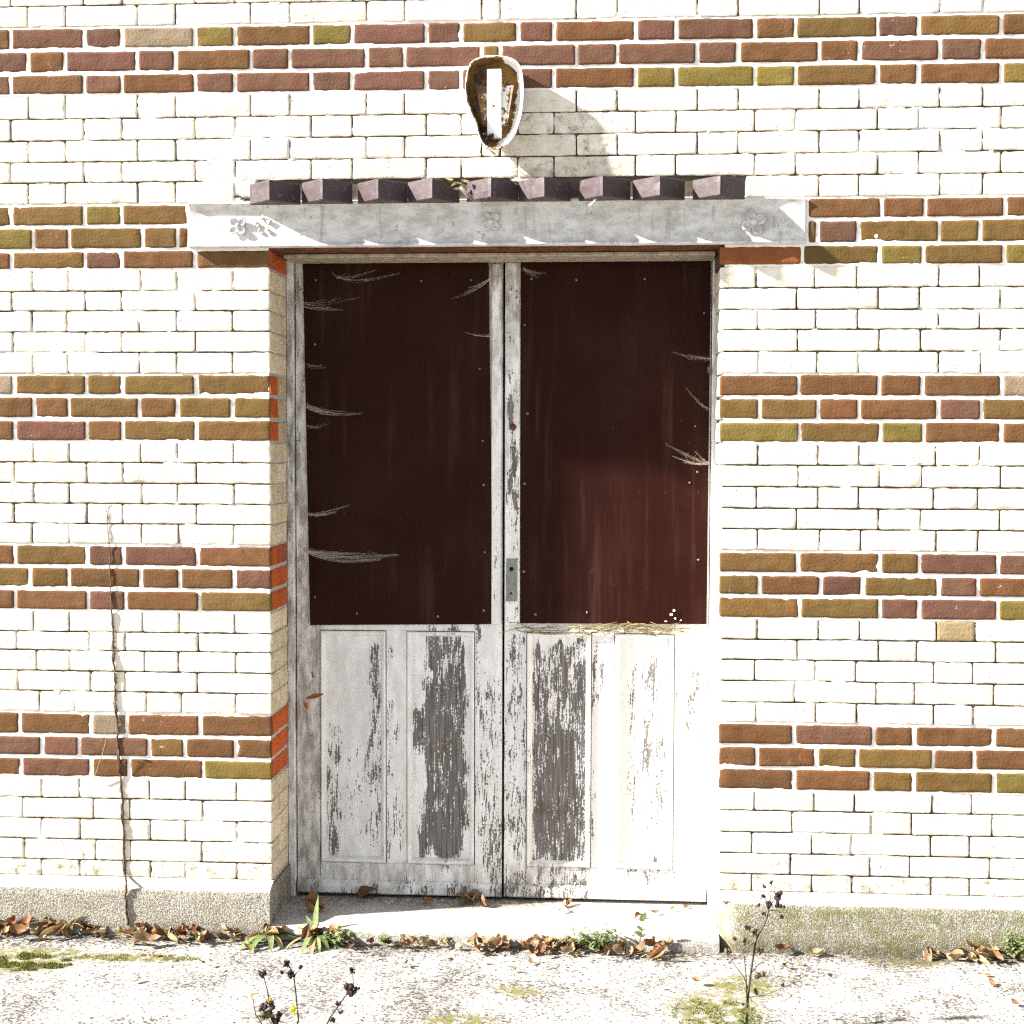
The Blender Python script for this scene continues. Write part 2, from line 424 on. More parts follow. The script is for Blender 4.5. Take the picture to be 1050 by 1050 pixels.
def mid_py(r, px):
    x = at(px, 500)[0]
    z = .5 * (course_z(r, x) + course_z(r + 1, x))
    d = np.array([x, 0, z]) - CAM
    return 525 - FPX * (d @ UPV) / (d @ FWD)
def joints_world(pxs, r):
    return [float(at(p, mid_py(max(r, 0), p))[0]) for p in pxs]
XL = -.668
def XRr(z): return .686 + (.6976 - .686) * (2.07 - z) / 1.87
WALL_X0, WALL_X1 = -4.2, 4.2
def extend(xs, left_first, right_first):
    xs = list(xs)
    if left_first:
        w = left_first
        while xs[0] > WALL_X0:
            xs.insert(0, xs[0] - w); w = S if w == H else H
    if right_first:
        w = right_first
        while xs[-1] < WALL_X1:
            xs.append(xs[-1] + w); w = S if w == H else H
    return xs
COL = dict(R=(.122, .062, .041), B=(.130, .065, .028), O=(.132, .080, .027), Y=(.152, .114, .030), W=(.235, .18, .125), X=(.215, .075, .028))
ROWCOL = {0: 'BRRWYBYRRORBRRBOROB', 1: 'RBRRBRRRRORRRRBBRRB', 2: 'RBRBRRRRRRRBYYYOBBY'}
LCOL = {8: 'OOYO', 9: 'YBOOB', 10: 'BORBB', 16: 'WOOOO', 17: 'BBOBOO', 18: 'BRBOO', 24: 'BORRB', 25: 'OOBBBR', 26: 'BBRBO', 32: 'BBWBB', 33: 'RRROBB', 34: 'BRBBY'}
RCOL = {8: 'BBBB', 9: 'OROOO', 10: 'XOYOY', 16: 'BBBBW', 17: 'OOBBRO', 18: 'YOYBB', 24: 'OBORR', 25: 'OBRORB', 26: 'OORRY', 32: 'BRBBB', 33: 'BBOOBB', 34: 'BBOOY'}
rnd = random.Random(11)
def white_col():
    k = rnd.uniform(.93, 1.04); w = rnd.uniform(-.02, .02)
    return (.745 * k, (.70 + w * .5) * k, (.605 + w) * k)
def jit(c):
    k = rnd.uniform(.90, 1.10)
    return tuple(q * k * rnd.uniform(.96, 1.04) for q in c)

def lines(L, cell):
    e = [0, .0014, .0036, .008]
    m = max(1, int(round((L - .016) / cell)))
    mid = list(np.linspace(.008, L - .008, m + 1))
    return np.array(e[:3] + mid + [L - q for q in e[:3]][::-1])
def brick(mb, mapf, L, za, zb, ta, tb, col, lime, grime, seed, fine=True, edge0=True, edge1=True, depth=.016, rough=1.0):
    """one brick face: u along 0..L, bottom za->zb, top ta->tb, front dented and rounded, sides behind"""
    hh = .5 * ((ta - za) + (tb - zb))
    U = lines(L, .013 if fine else .09); V = lines(hh, .013 if fine else .05)
    r = random.Random(seed)
    rr = [r.uniform(.003, .009) for _ in range(4)]
    tu = r.uniform(-.0012, .0012); tv = r.uniform(-.0010, .0010); pop = r.uniform(-.0010, .0008)
    chip = r.random() < .40; cth = r.uniform(.25, .5)
    sx, sy = seed * 3.17 % 97, seed * 1.31 % 89
    nu, nv = len(U), len(V)
    P = []; W = []
    for j, v in enumerate(V):
        for i, u in enumerate(U):
            du0, du1, dv0, dv1 = u, L - u, v, hh - v
            uu, vv = u, v
            for k, (a, b, su, sv) in enumerate(((du0, dv0, 1, 1), (du1, dv0, -1, 1), (du1, dv1, -1, -1), (du0, dv1, 1, -1))):
                if (k in (0, 3) and not edge0) or (k in (1, 2) and not edge1): continue
                q = rr[k]
                ex, ey = max(0, q - a), max(0, q - b)
                l = math.hypot(ex, ey)
                if l > q:
                    f = q / l
                    uu += su * (ex - ex * f); vv += sv * (ey - ey * f)
            d = min(dv0, dv1, du0 if edge0 else 9, du1 if edge1 else 9)
            wgt = max(0.0, 1 - d / .012)
            if fine:
                n1 = mn.noise((uu * 55 + sx, vv * 55 + sy, seed * .7)) + .5 * mn.noise((uu * 21 + sx, vv * 21, seed * .7))
                n2 = mn.noise((uu * 55 + sx + 31, vv * 55 + sy, seed * .7)) + .7 * mn.noise((uu * 17 + sx + 31, vv * 9, seed * .7))
                ju = .0014 * n1 * wgt if (u > 0 or edge0) and (u < L or edge1) else 0
                jv = .0016 * n2 * wgt
                n3 = mn.noise((uu * 26 + sy, vv * 40 + sx, 3.3)); n4 = mn.noise((uu * 95 + sy, vv * 95 + sx, 7.3))
            else: ju = jv = n3 = n4 = 0
            rec = (.0024 if rough > 1.2 else .0014) * max(0, 1 - d / .0062) ** 2
            if chip and fine and n3 > cth: rec += .0060 * (n3 - cth) * max(0, 1 - d / .014) * 2
            w = pop + tu * (u / L - .5) * 2 + tv * (v / hh - .5) * 2 - rec + rough * (.0009 * n3 + .0008 * n4)
            P.append((uu + ju, vv + jv)); W.append(w)
    vs = []
    for (u, v), w in zip(P, W):
        t = u / L; zz = (za + (zb - za) * t) + v * ((ta - za) * (1 - t) + (tb - zb) * t) / hh
        vs.append(mapf(u, zz, w))
    fs = [(j * nu + i, j * nu + i + 1, (j + 1) * nu + i + 1, (j + 1) * nu + i) for j in range(nv - 1) for i in range(nu - 1)]
    ring = [i for i in range(nu)] + [j * nu + nu - 1 for j in range(1, nv)] + [(nv - 1) * nu + i for i in range(nu - 2, -1, -1)] + [j * nu for j in range(nv - 2, 0, -1)]
    at_ = dict(bcol=tuple(col) + (1.0,), lime=float(lime), grime=float(grime))
    mb.add(vs, fs, 0, True, **at_)
    sv = []
    for k in ring:
        u, v = P[k]; t = u / L
        zz = (za + (zb - za) * t) + v * ((ta - za) * (1 - t) + (tb - zb) * t) / hh
        sv.append(mapf(u, zz, W[k]))
    for k in ring:
        u, v = P[k]; t = u / L
        zz = (za + (zb - za) * t) + v * ((ta - za) * (1 - t) + (tb - zb) * t) / hh
        sv.append(mapf(u, zz, -depth))
    n = len(ring)
    mb.add(sv, [(k + n, (k + 1) % n + n, (k + 1) % n, k) for k in range(n)], 0, True, **at_)

def front(x0):
    return lambda u, z, w: (x0 + u, -w, z)
wall = thing('brick_wall', 'cream and brown banded brick wall round the old double door', 'wall', (0, 0, 0))
mas = MB()
seed = 0
def lay_row(r, xs, cols, arris_left=False, arris_right=False):
    """bricks between successive joints xs"""
    global seed
    col = coloured(r)
    jv = .0052 if col else .0022           # half the vertical joint
    jh = .0056 if col else .0023           # half the bed joint
    for k in range(len(xs) - 1):
        seed += 1
        a, b = xs[k], xs[k + 1]
        first = arris_left and k == 0; last = arris_right and k == len(xs) - 2
        x0 = a + (0 if first else jv * rnd.uniform(.7, 1.3)); x1 = b - (0 if last else jv * rnd.uniform(.7, 1.3))
        if x1 - x0 < .018: continue
        e1, e2 = rnd.uniform(-.0012, .0012), rnd.uniform(-.0012, .0012)
        q = jh * rnd.uniform(.8, 1.2)
        zt0, zt1 = course_z(r, x0) - q + e1 * .3, course_z(r, x1) - q - e1 * .3
        zb0, zb1 = course_z(r + 1, x0) + jh + e2 * .3, course_z(r + 1, x1) + jh - e2 * .3
        vis = -1.75 < x0 and x1 < 1.8 and r >= -2
        if col:
            c = cols[k] if cols else None
            if c is None: c = COL[rnd.choice('RRBBOOY')]
            mas_lime, gr = (.9 if rnd.random() < .2 else .12), 0.0
            c = jit(c)
        else:
            c = white_col(); mas_lime = 0
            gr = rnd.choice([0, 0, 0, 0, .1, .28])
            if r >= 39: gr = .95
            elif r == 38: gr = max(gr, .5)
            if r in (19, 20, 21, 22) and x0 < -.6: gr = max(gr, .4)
            if 3 <= r <= 7 and .05 < x0 < .33: gr = max(gr, .75)  # bricks right of the lamp darkened to deepen its cast shadow
        if r == 27 and abs(x0 - 1.317) < .025: c = (.30, .235, .13); gr = .5
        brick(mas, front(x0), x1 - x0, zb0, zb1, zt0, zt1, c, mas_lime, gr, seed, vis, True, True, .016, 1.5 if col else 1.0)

def pick(strg, n):
    L = [COL[c] for c in strg]
    return L
DOG_L, DOG_R = -.745, .745
for r in range(TOPROW, 40):
    B = (r % 2 == 0)
    above = r < 8
    if above:
        base = joints_world(TOP_B if B else TOP_A, r)
        xs = extend(base, H if B else S, H if B else S)
        if coloured(r):
            if r in ROWCOL:
                i0 = xs.index(base[0]); cols = [None] * (len(xs) - 1)
                for k, c in enumerate(ROWCOL[r]):
                    if 0 <= i0 - 1 + k < len(cols): cols[i0 - 1 + k] = COL[c]
            else: cols = None
        else: cols = None
        if r == 7:
            L_ = [x for x in xs if x < -.80] + [-.775]; R_ = [.757] + [x for x in xs if x > .80]
            lay_row(r, L_, None); lay_row(r, R_, None)
        else: lay_row(r, xs, cols)
    else:
        lp = interp_row(LEFT_B if B else LEFT_A, r); rp = interp_row(RIGHT_B if B else RIGHT_A, r)
        lx = sorted(joints_world(lp, r)); rx = joints_world(rp, r)
        lx[-1] = XL; rx[0] = XRr(course_z(r, .69))
        if r in (8, 9):
            lx = [x for x in lx if x < -.935] + [-.916]; rx = [.938] + [x for x in rx if x > .955]
            al = ar = False
        else: al = ar = True
        nl, nr = len(lx), len(rx)
        # outwards: left A ends with a header, next a stretcher; left B ends with a stretcher
        lx2 = extend(lx, S if not B else H, None); rx2 = extend(rx, None, S if not B else H)
        if coloured(r):
            cl = [None] * (len(lx2) - 1); s_ = LCOL[r]
            for k, c in enumerate(s_[::-1]): cl[len(cl) - 1 - k] = COL[c]
            cr = [None] * (len(rx2) - 1)
            for k, c in enumerate(RCOL[r]):
                if k < len(cr): cr[k] = COL[c]
        else: cl = cr = None
        lay_row(r, lx2, cl, False, al); lay_row(r, rx2, cr, ar, False)
        # the two reveals
        if r >= 10:
            col = coloured(r); jh = .0062 if col else .0030; jv = .003
            zt, zb = course_z(r, XL) - jh, course_z(r + 1, XL) + jh
            ztr, zbr = course_z(r, .69) - jh, course_z(r + 1, .69) + jh
            xr = rx[0]
            segs = [(.0034, .225)] if (not B and not (16 <= r <= 18)) else [(.0034, .108), (.1115, .225)]
            for (y0, y1) in segs:
                seed += 1
                if col:
                    inner = (.50, .100, .024) if y0 < .1 or r % 3 else (.40, .10, .05)
                    c = jit(inner); lm = .15
                    if 16 <= r <= 18 and y0 > .1: c = (.50, .40, .26)
                else:
                    k = rnd.uniform(.85, 1.05); c = (.70 * k, .61 * k, .44 * k); lm = 0
                brick(mas, (lambda Y: (lambda u, z, w: (XL + w, Y + u, z)))(y0), y1 - y0, zb, zb, zt, zt, c, lm, .35, seed, True, y0 > .05, True)
                seed += 1
                brick(mas, (lambda Y, X: (lambda u, z, w: (X - w, Y - u, z)))(y1, xr), y1 - y0, zbr, zbr, ztr, ztr, ((.13, .07, .045) if r == 10 else (.66, .62, .54)), 0, .1, seed, True, True, y0 > .05)  # topmost brick coloured dark to stand for the frame's shadow
mas.build('masonry', MAT['brick'], wall)

# mortar bed behind the bricks, deep and patchy in the pale bands, flush in the coloured bands
def row_at(x, z):
    for r in range(TOPROW, 40):
        if z > course_z(r + 1, x): return r
    return 40
mo = MB()
gx = list(np.arange(-1.72, XL - .0035, .0075)) + [XL - .0035]
gx2 = list(np.arange(XL - .0035, .697, .0085)) + [.6995]
gx3 = list(np.arange(.6995, 1.80, .0075))
XS = [WALL_X0, -3, -2.2] + gx + gx2[1:] + gx3[1:] + [2.2, 3, WALL_X1]
ZS = list(np.arange(.10, 2.098, .0062)) + [2.0985] + list(np.arange(2.105, 3.0, .0062)) + [3.3, 3.7, course_z(TOPROW, 0)]
XS = np.array(XS); ZS = np.array(ZS)
# lookup of rows by height at both ends
rowZ = [[course_z(r, x) for r in range(TOPROW, 41)] for x in (XA_, XB_)]
vs = []; pale = []
for z in ZS:
    for x in XS:
        t = (min(max(x, XA_), XB_) - XA_) / (XB_ - XA_)
        # index by interpolation of the two ends
        best = TOPROW; edge = 1.0
        lo, hi = 0, 40 - TOPROW
        while lo < hi:
            m = (lo + hi) // 2
            if rowZ[0][m + 1] * (1 - t) + rowZ[1][m + 1] * t < z: hi = m
            else: lo = m + 1
        best = TOPROW + lo
        zt = rowZ[0][lo] * (1 - t) + rowZ[1][lo] * t
        zb = rowZ[0][min(lo + 1, 40 - TOPROW)] * (1 - t) + rowZ[1][min(lo + 1, 40 - TOPROW)] * t
        # within 4 mm of a coloured course the joint is pale
        c = coloured(best) and best < 40
        if not c:
            if zt - z < .0042 and coloured(best - 1): c = True
            if z - zb < .0042 and coloured(best + 1) and best + 1 < 40: c = True
        a = .7 * mn.noise((x * 9, z * 14, 1.7)) + .5 * mn.noise((x * 27, z * 40, 6.7)); b = mn.noise((x * 60, z * 60, 4.1)); g = mn.noise((x * 3.1, z * 3.1, 9.1))
        if c: y = .0030 + .0010 * b + .0006 * a
        else:
            y = .0085 + .0016 * b + .0025 * a + (.002 * g)
            if a + .6 * g > .30: y = .0022 + .001 * b
            y = max(y, .0004)
        vs.append((x, y, z)); pale.append(1.0 if c else (.6 if a + .6 * g > .30 else max(0, .25 * a)))
nx = len(XS); fs = []
for j in range(len(ZS) - 1):
    for i in range(nx - 1):
        xm = .5 * (XS[i] + XS[i + 1]); zm = .5 * (ZS[j] + ZS[j + 1])
        if XL - .0035 < xm < .6995 and zm < 2.0985: continue
        fs.append((j * nx + i, j * nx + i + 1, (j + 1) * nx + i + 1, (j + 1) * nx + i))
mo.add(vs, fs, 0, True, pale=pale)
# reveal beds and the body of the wall
mo.add([(XL - .0035, .004, .0), (XL - .0035, .30, .0), (XL - .0035, .30, 2.0985), (XL - .0035, .004, 2.0985)], [(0, 1, 2, 3)], 0, False, pale=.45)
mo.add([(.6995, .30, .0), (.6995, .004, .0), (.6995, .004, 2.0985), (.6995, .30, 2.0985)], [(0, 1, 2, 3)], 0, False, pale=.45)
mo.build('mortar', MAT['mortar'], wall)
bk = MB()
bk.box(WALL_X0, XL - .006, .02, .42, -.2, 4.25); bk.box(.702, WALL_X1, .02, .42, -.2, 4.25)
bk.box(XL - .006, .702, .30, .42, -.2, 4.25)  # added unseen slab behind the door, keeps sky light out of its gaps
bk.box(XL - .006, .702, .02, .30, 2.13, 4.25)
bk.build('wall_core_backing', MAT['dark'], wall)
# brick soffit behind the steel beam
sf = MB(); sf.box(XL - .003, .699, .012, .30, 2.092, 2.128, 0, .002); sf.build('soffit', MAT['soffit'], wall)

# plinth: sloping pale weathering over a rough concrete face, returned into the reveal
def plinth(x0, x1, name, moss, ret):
    mb = MB()
    step = .02
    xs = [x for x in np.arange(max(x0, -1.8), min(x1, 1.9), step)] + [min(x1, 1.9)]
    if x0 < -1.8: xs = [x0] + xs
    if x1 > 1.9: xs = xs + [x1]
    prof = [(.018, .1610), (.0005, .1605), (-.020, .1535), (-.042, .1425), (-.0485, .1385), (-.051, .133), (-.0515, .115), (-.052, .095), (-.052, .075), (-.0525, .055), (-.053, .035), (-.0535, .015), (-.054, -.03)]
    vs = []; ms = []; dt = []
    for x in xs:
        t = (min(max(x, XA_), XB_) - XA_) / (XB_ - XA_)
        dz = (ZL[40] * (1 - t) + ZR[40] * t) + 2.6
        endd = 0
        for k, (y, z) in enumerate(prof):
            n = mn.noise((x * 14, z * 30, 2.2)); n2 = mn.noise((x * 60, z * 60, 5.2))
            yy = y - (.0022 * n + .0018 * n2 if k > 4 else .0008 * n)
            # worn rounded end beside the step
            e = (x - .70) if not ret else 9
            if e < .05 and k > 3: yy = min(yy + (.05 - e) ** 2 * 14, .0)
            vs.append((x, yy, z + dz + .0006 * n))
            low = max(0, (.05 - z) / .05)
            ms.append(moss * (.35 + .65 * max(0, n + .4)) if k > 4 else 0.0)
            dt.append(min(1, low * .9) if k > 4 else 0.0)
    n = len(prof)
    fs = [(i * n + k, i * n + k + 1, (i + 1) * n + k + 1, (i + 1) * n + k) for i in range(len(xs) - 1) for k in range(n - 1)]
    mb.add(vs, fs, 0, True, moss=ms, dirt=dt)
    for i in (0, len(xs) - 1):
        end = [vs[i * n + k] for k in range(n)] + [(xs[i], .018, -.03)]
        mb.add(end, [tuple(range(n + 1)) if i else tuple(range(n + 1))[::-1]], 0, False, moss=.1, dirt=.3)
    for k_, f_ in enumerate(fs):
        if (k_ % (n - 1)) <= 3: mb.m[k_] = 1
    if ret:
        mb.box(XL - .05, XL + .006, .0005, .235, -.02, .148, 0, .0, .03, dict(moss=lambda x, z: .05, dirt=lambda x, z: .5))
    return mb.build('plinth', [MAT['plinth'], MAT['step']], wall)
plinth(WALL_X0, XL + .004, 'plinth', .15, True)
plinth(.6975, WALL_X1, 'plinth', .95, False)

# ------------------------------------------------------------------ steel lintel beam with cast flowers, dogtooth course above
zb, zt = 2.0985, 2.2330
bm_ = MB()
prof = [(.010, zb - .0005), (-.0215, zb - .0005), (-.022, zb + .004), (-.0205, zb + .007), (-.015, zb + .0095), (-.010, zb + .016), (-.0062, zb + .028), (-.0055, zb + .05),
        (-.0055, zt - .05), (-.0062, zt - .028), (-.010, zt - .016), (-.015, zt - .0095), (-.0185, zt - .007), (-.0195, zt - .004), (-.019, zt), (.010, zt)]
BX0, BX1 = -.911, .932
xs = np.linspace(BX0, BX1, 60)
def cutback(x): return min(1.0, max(.30, (BX1 - x) / .16))
vs = [(x, (y if y > -.006 else -.0055 + (y + .0055) * cutback(x)) + .0012 * mn.noise((x * 6, z * 20, 0)), z + .001 * mn.noise((x * 11, y * 9, 3))) for x in xs for (y, z) in prof]
n = len(prof)
bm_.add(vs, [(i * n + k, (i + 1) * n + k, (i + 1) * n + k + 1, i * n + k + 1) for i in range(len(xs) - 1) for k in range(n - 1)], 0, True)
for i in (0, len(xs) - 1):
    bm_.add([vs[i * n + k] for k in range(n)], [tuple(range(n))], 0, False)
beam = bm_.build('lintel_beam', MAT['beam'], wall)
beam['label'] = 'grey painted steel beam over the doorway'
def rosette(px, py, rot, sc=1.0, worn=False):
    c = at(px, py, -.008); mb = MB()
    for k in range(4):
        a = rot + k * math.pi / 2
        d = Vector((math.cos(a), 0, math.sin(a))); t = Vector((-math.sin(a), 0, math.cos(a)))
        # a petal: raised rim round a hollow
        pts = []
        for q in range(13):
            an = 2 * math.pi * q / 12
            pts.append(Vector(c) + d * (.0185 + .0125 * math.cos(an)) * sc + t * (.0105 * math.sin(an)) * sc + Vector((0, -.004 - .003 * math.cos(an), 0)))
        mb.tube(pts, .0034 * sc, 6)
        cen = Vector(c) + d * .0185 * sc + Vector((0, -.001, 0))
        mb.add([cen] + pts[:12], [(0, q + 1, (q + 1) % 12 + 1) for q in range(12)], 0, True)
    mb.blob(Vector(c) + Vector((0, -.005, 0)), (.009 * sc, .009, .009 * sc), 0, 12, 8)
    return mb.build('rosette', MAT['beam'], beam)
rosette(244, 232, .75, .92); rosette(503.5, 227, .80, .95); rosette(773, 228, .45, 1.15)
# broken remains of two more flowers
for (px, py) in ((269, 230), (803, 233)):
    c = Vector(at(px, py, -.007)); mb = MB()
    for k in range(5):
        a = k * 1.25 + .4; d = Vector((math.cos(a), 0, math.sin(a)))
        mb.tube([c + d * .016, c + d * .024 + Vector((.004, -.004, .003)), c + d * .020 + Vector((0, -.002, -.008))], .0028, 5)
    rm = mb.build('rosette_remains', MAT['beam'], beam)
# dogtooth bricks: square headers turned 45 degrees
DT = [(275.7, 262), (330.6, 311), (387.7, 368), (443, 424), (503.4, 484), (558, 541), (618, 597), (676.6, 651), (738.6, 709)]
for k, (px, _) in enumerate(DT):
    tip = at(px, 196, -.102)
    mb = MB(); s_ = .1085; r_ = random.Random(k + 40)
    ang = math.radians(45 + r_.uniform(-4, 4)); s_ *= r_.uniform(.985, 1.01)
    fz = (px - 275.7) / 463; z0_, z1_ = at(px, 205 - 5 * fz, -.102)[2] + r_.uniform(-.001, .001), at(px, 183.3 - 4.4 * fz, -.102)[2] + r_.uniform(-.002, .001)
    t_ = Vector((tip[0], -.102 + r_.uniform(-.004, .004), 0))
    dl = Vector((-math.cos(ang), math.sin(ang), 0)); dr = Vector((math.sin(ang), math.cos(ang), 0))
    N = 9
    ring = []
    bv = .003
    def wob(p, q): return .0011 * mn.noise((p.x * 40 + k, p.y * 40, q * 40))
    rows_ = [z0_, z0_ + .003, z0_ + .02, z0_ + .04, z1_ - .003, z1_]
    vs = []
    for j, z in enumerate(rows_):
        ins = .003 if j in (0, len(rows_) - 1) else 0
        for i in range(-N, N + 1):
            f = abs(i) / N; d = dl if i < 0 else dr
            p = t_ + d * (s_ * f)
            if i == 0: p = p + (dl + dr) * .0012
            p = p + (dl + dr) * (ins * .7)
            vs.append((p.x + wob(p, z), p.y + wob(p, z + 3), z))
    m = 2 * N + 1
    fs = [(j * m + i, j * m + i + 1, (j + 1) * m + i + 1, (j + 1) * m + i) for j in range(len(rows_) - 1) for i in range(m - 1)]
    mb.add(vs, fs, 0, False)
    mb.add([vs[i] for i in range(m)], [tuple(range(m))[::-1]], 0, False)
    mb.add([vs[(len(rows_) - 1) * m + i] for i in range(m)], [tuple(range(m))], 0, False)
    mb.build('dogtooth_brick', MAT['purple'], wall)

# ------------------------------------------------------------------ the double door
door = thing('double_door', 'peeling white double door with dark boarded upper halves', 'door', (0, .25, .045))
def soft(v, a, b, w): return min(1, max(0, (v - a) / w + .5)) * min(1, max(0, (b - v) / w + .5))
PEEL = [  # measured px rectangles: x0 x1 y0 y1, soft edge, amount
    (430, 478, 655, 885, 10, .76), (416, 440, 720, 775, 8, .66), (440, 478, 640, 700, 8, .72), (417, 428, 650, 890, 4, .2),
    (334, 350, 740, 880, 6, .55), (380, 395, 660, 870, 6, .50), (350, 380, 770, 870, 12, .33),
    (544, 604, 656, 760, 8, .66), (544, 602, 745, 888, 10, .78), (590, 607, 650, 890, 4, .62),
    (519, 532, 405, 520, 6, .66), (517, 534, 520, 640, 6, .38), (517, 540, 640, 890, 5, .47),
    (488, 516, 690, 900, 5, .45), (498, 516, 830, 925, 5, .56), (501, 515, 520, 640, 4, .40), (487, 493, 640, 890, 3, .5),
    (640, 692, 680, 850, 20, .42), (660, 676, 670, 780, 8, .56), (610, 620, 655, 720, 4, .56), (700, 722, 680, 760, 8, .5),
    (515, 610, 893, 930, 8, .52), (300, 520, 906, 926, 4, .50), (395, 418, 800, 870, 6, .42), (312, 330, 640, 900, 6, .28),
    (517, 534, 270, 405, 4, .30), (295, 312, 270, 640, 4, .36), (640, 695, 885, 905, 5, .5), (395, 400, 650, 890, 3, .45)]
def to_px(x, z, y=.25):
    d = np.array([x, y, z]) - CAM; w = d @ FWD
    return 525 + FPX * (d @ RGT) / w, 525 - FPX * (d @ UPV) / w
def peel_fn(x, z):
    px, py = to_px(x, z); px += 11 * mn.noise((x * 16, z * 6, 3)) + 5 * mn.noise((x * 40, z * 16, 8)); py += 16 * mn.noise((x * 22, z * 7, 9)); v = .12
    for (a, b, c, d, w, amt) in PEEL:
        q = soft(px, a, b, w) * soft(py, c, d, w * 2.2)
        v = v + (amt - v) * q if amt > v or q > .5 else v
    return float(v)
def grime_shade_fn(x, z):  # soiling of the paint, with recess shade and sunlit corner put in
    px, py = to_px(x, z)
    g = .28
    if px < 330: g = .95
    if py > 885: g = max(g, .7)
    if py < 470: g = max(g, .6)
    if py < 330: g = 1.0  # upper door darkened, shade under the lintel painted into the tone
    if px > 600 and py > 640: g = .12  # kept pale where the sun falls, brightness put into the paint
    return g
PA = dict(peel=peel_fn, grime=grime_shade_fn)
YF = .25
def X(px, py=640, Y=YF): return float(at(px, py, Y)[0])
def Zp(py, px=515, Y=YF): return float(at(px, py, Y)[2])
z_bot = .050
# frame: two jambs and head, set just in front of the leaves
fr = MB()
xj0 = XL + .0; xj1 = X(302, 600, .235); xr0 = X(729, 500, .235); xr1 = .6985
ztop = 2.091; zh = Zp(264, 515, .235)
fr.box(XL - .003, xj1, .232, .29, .0, ztop, 0, .003, .03, PA)
fr.box(xr0, xr1, .232, .29, .0, ztop, 0, .003, .03, PA)
fr.box(xj1, xr0, .234, .29, zh, ztop, 0, .003, .03, PA)
fr.build('door_frame', MAT['paint'], door)
mb = MB(); mb.box(xj1 + .002, xr0 - .002, .085, .2335, ztop - .012, ztop - .001, 0, .002); mb.build('head_moulding', MAT['tan'], door)
# leaves
zt_leaf = zh - .004
z_tr0 = Zp(648); z_br1 = Zp(888); z_wb = Zp(908)
def leaf(xa, xb, panels, label, zb_):
    """stiles, rails and muntin butted together, with the panels let in between"""
    lf = MB(); cell = .014
    ((p0, p1), (p2, p3)) = panels
    lf.box(xa, p0, YF, YF + .04, zb_, zt_leaf, 0, .0015, cell, PA)
    lf.box(p3, xb, YF, YF + .04, zb_, zt_leaf, 0, .0015, cell, PA)
    lf.box(p0, p3, YF + .0005, YF + .04, zb_, z_br1, 0, .0015, cell, PA)
    lf.box(p0, p3, YF + .0005, YF + .04, z_tr0, z_tr0 + .06, 0, .0015, cell, PA)
    lf.box(p0, p3, YF + .0005, YF + .04, zt_leaf - .05, zt_leaf, 0, .0015, cell, PA)
    lf.box(p1, p2, YF + .001, YF + .04, z_br1, z_tr0, 0, .0015, cell, PA)
    lf.box(p0, p3, YF + .022, YF + .03, z_tr0 + .06, zt_leaf - .05, 0)
    o = lf.build('door_leaf', MAT['paint'], door); o['label'] = label
    for (a, b) in panels:
        pn = MB()
        g = .0022
        pn.box(a + .019, b - .019, YF + .012, YF + .03, z_br1 + .019, z_tr0 - .019, 0, .0, .009, PA)
        # moulding: four mitred strips
        w = .019
        def strip(q0, q1, q2, q3):
            vs = []
            N = 30
            for t in np.linspace(0, 1, N):
                o0 = (q0[0] + (q1[0] - q0[0]) * t, q0[1] + (q1[1] - q0[1]) * t); i0 = (q3[0] + (q2[0] - q3[0]) * t, q3[1] + (q2[1] - q3[1]) * t)
                for f, y in ((0, YF + .008), (.0, YF - .004), (.25, YF - .0065), (.55, YF - .003), (.8, YF + .004), (1, YF + .012)):
                    vs.append((o0[0] + (i0[0] - o0[0]) * f, y, o0[1] + (i0[1] - o0[1]) * f))
            m = 6
            pn.add(vs, [(i * m + k, (i + 1) * m + k, (i + 1) * m + k + 1, i * m + k + 1) for i in range(N - 1) for k in range(m - 1)], 0, False,
                   peel=[peel_fn(p[0], p[2]) * .5 for p in vs], grime=[grime_shade_fn(p[0], p[2]) for p in vs])
        A, B_, C_, D = (a + g, z_br1 + g), (b - g, z_br1 + g), (b - g, z_tr0 - g), (a + g, z_tr0 - g)
        a_, b_, c_, d_ = (a + w, z_br1 + w), (b - w, z_br1 + w), (b - w, z_tr0 - w), (a + w, z_tr0 - w)
        strip(A, B_, b_, a_); strip(B_, C_, c_, b_); strip(C_, D, d_, c_); strip(D, A, a_, d_)
        pn.build('panel', MAT['paint'], o)
    wb = MB()
    # sloped weatherboard at the foot
    zz0, zz1 = zb_ + .004, z_wb
    xs_ = np.linspace(xa + .003, xb - .003, 40)
    pr = [(YF - .001, zz1 + .008), (YF - .012, zz1 + .002), (YF - .016, zz1 - .008), (YF - .017, zz0 + .004), (YF - .014, zz0), (YF, zz0)]
    vs = [(x, y + .001 * mn.noise((x * 30, z * 30, 1)), z) for x in xs_ for (y, z) in pr]
    m = len(pr)
    wb.add(vs, [(i * m + k, (i + 1) * m + k, (i + 1) * m + k + 1, i * m + k + 1)[::-1] for i in range(len(xs_) - 1) for k in range(m - 1)], 0, False,
           peel=[peel_fn(p[0], p[2]) for p in vs], grime=[grime_shade_fn(p[0], p[2]) for p in vs])
    for i in (0, len(xs_) - 1): wb.add([vs[i * m + k] for k in range(m)], [tuple(range(m))], 0, False, peel=.4, grime=.6)
    wb.build('weatherboard', MAT['paint'], o)
    return o
lx0, lx1 = xj1 + .003, X(515.0)
rx0, rx1 = X(517.2), xr0 - .002
left = leaf(lx0, lx1, ((X(328), X(396)), (X(417), X(487))), 'left door leaf with two flaking panels', Zp(917.5, 420))
right = leaf(rx0, rx1, ((X(540), X(607)), (X(630), X(692))), 'right door leaf with one almost bare panel', Zp(922, 620))
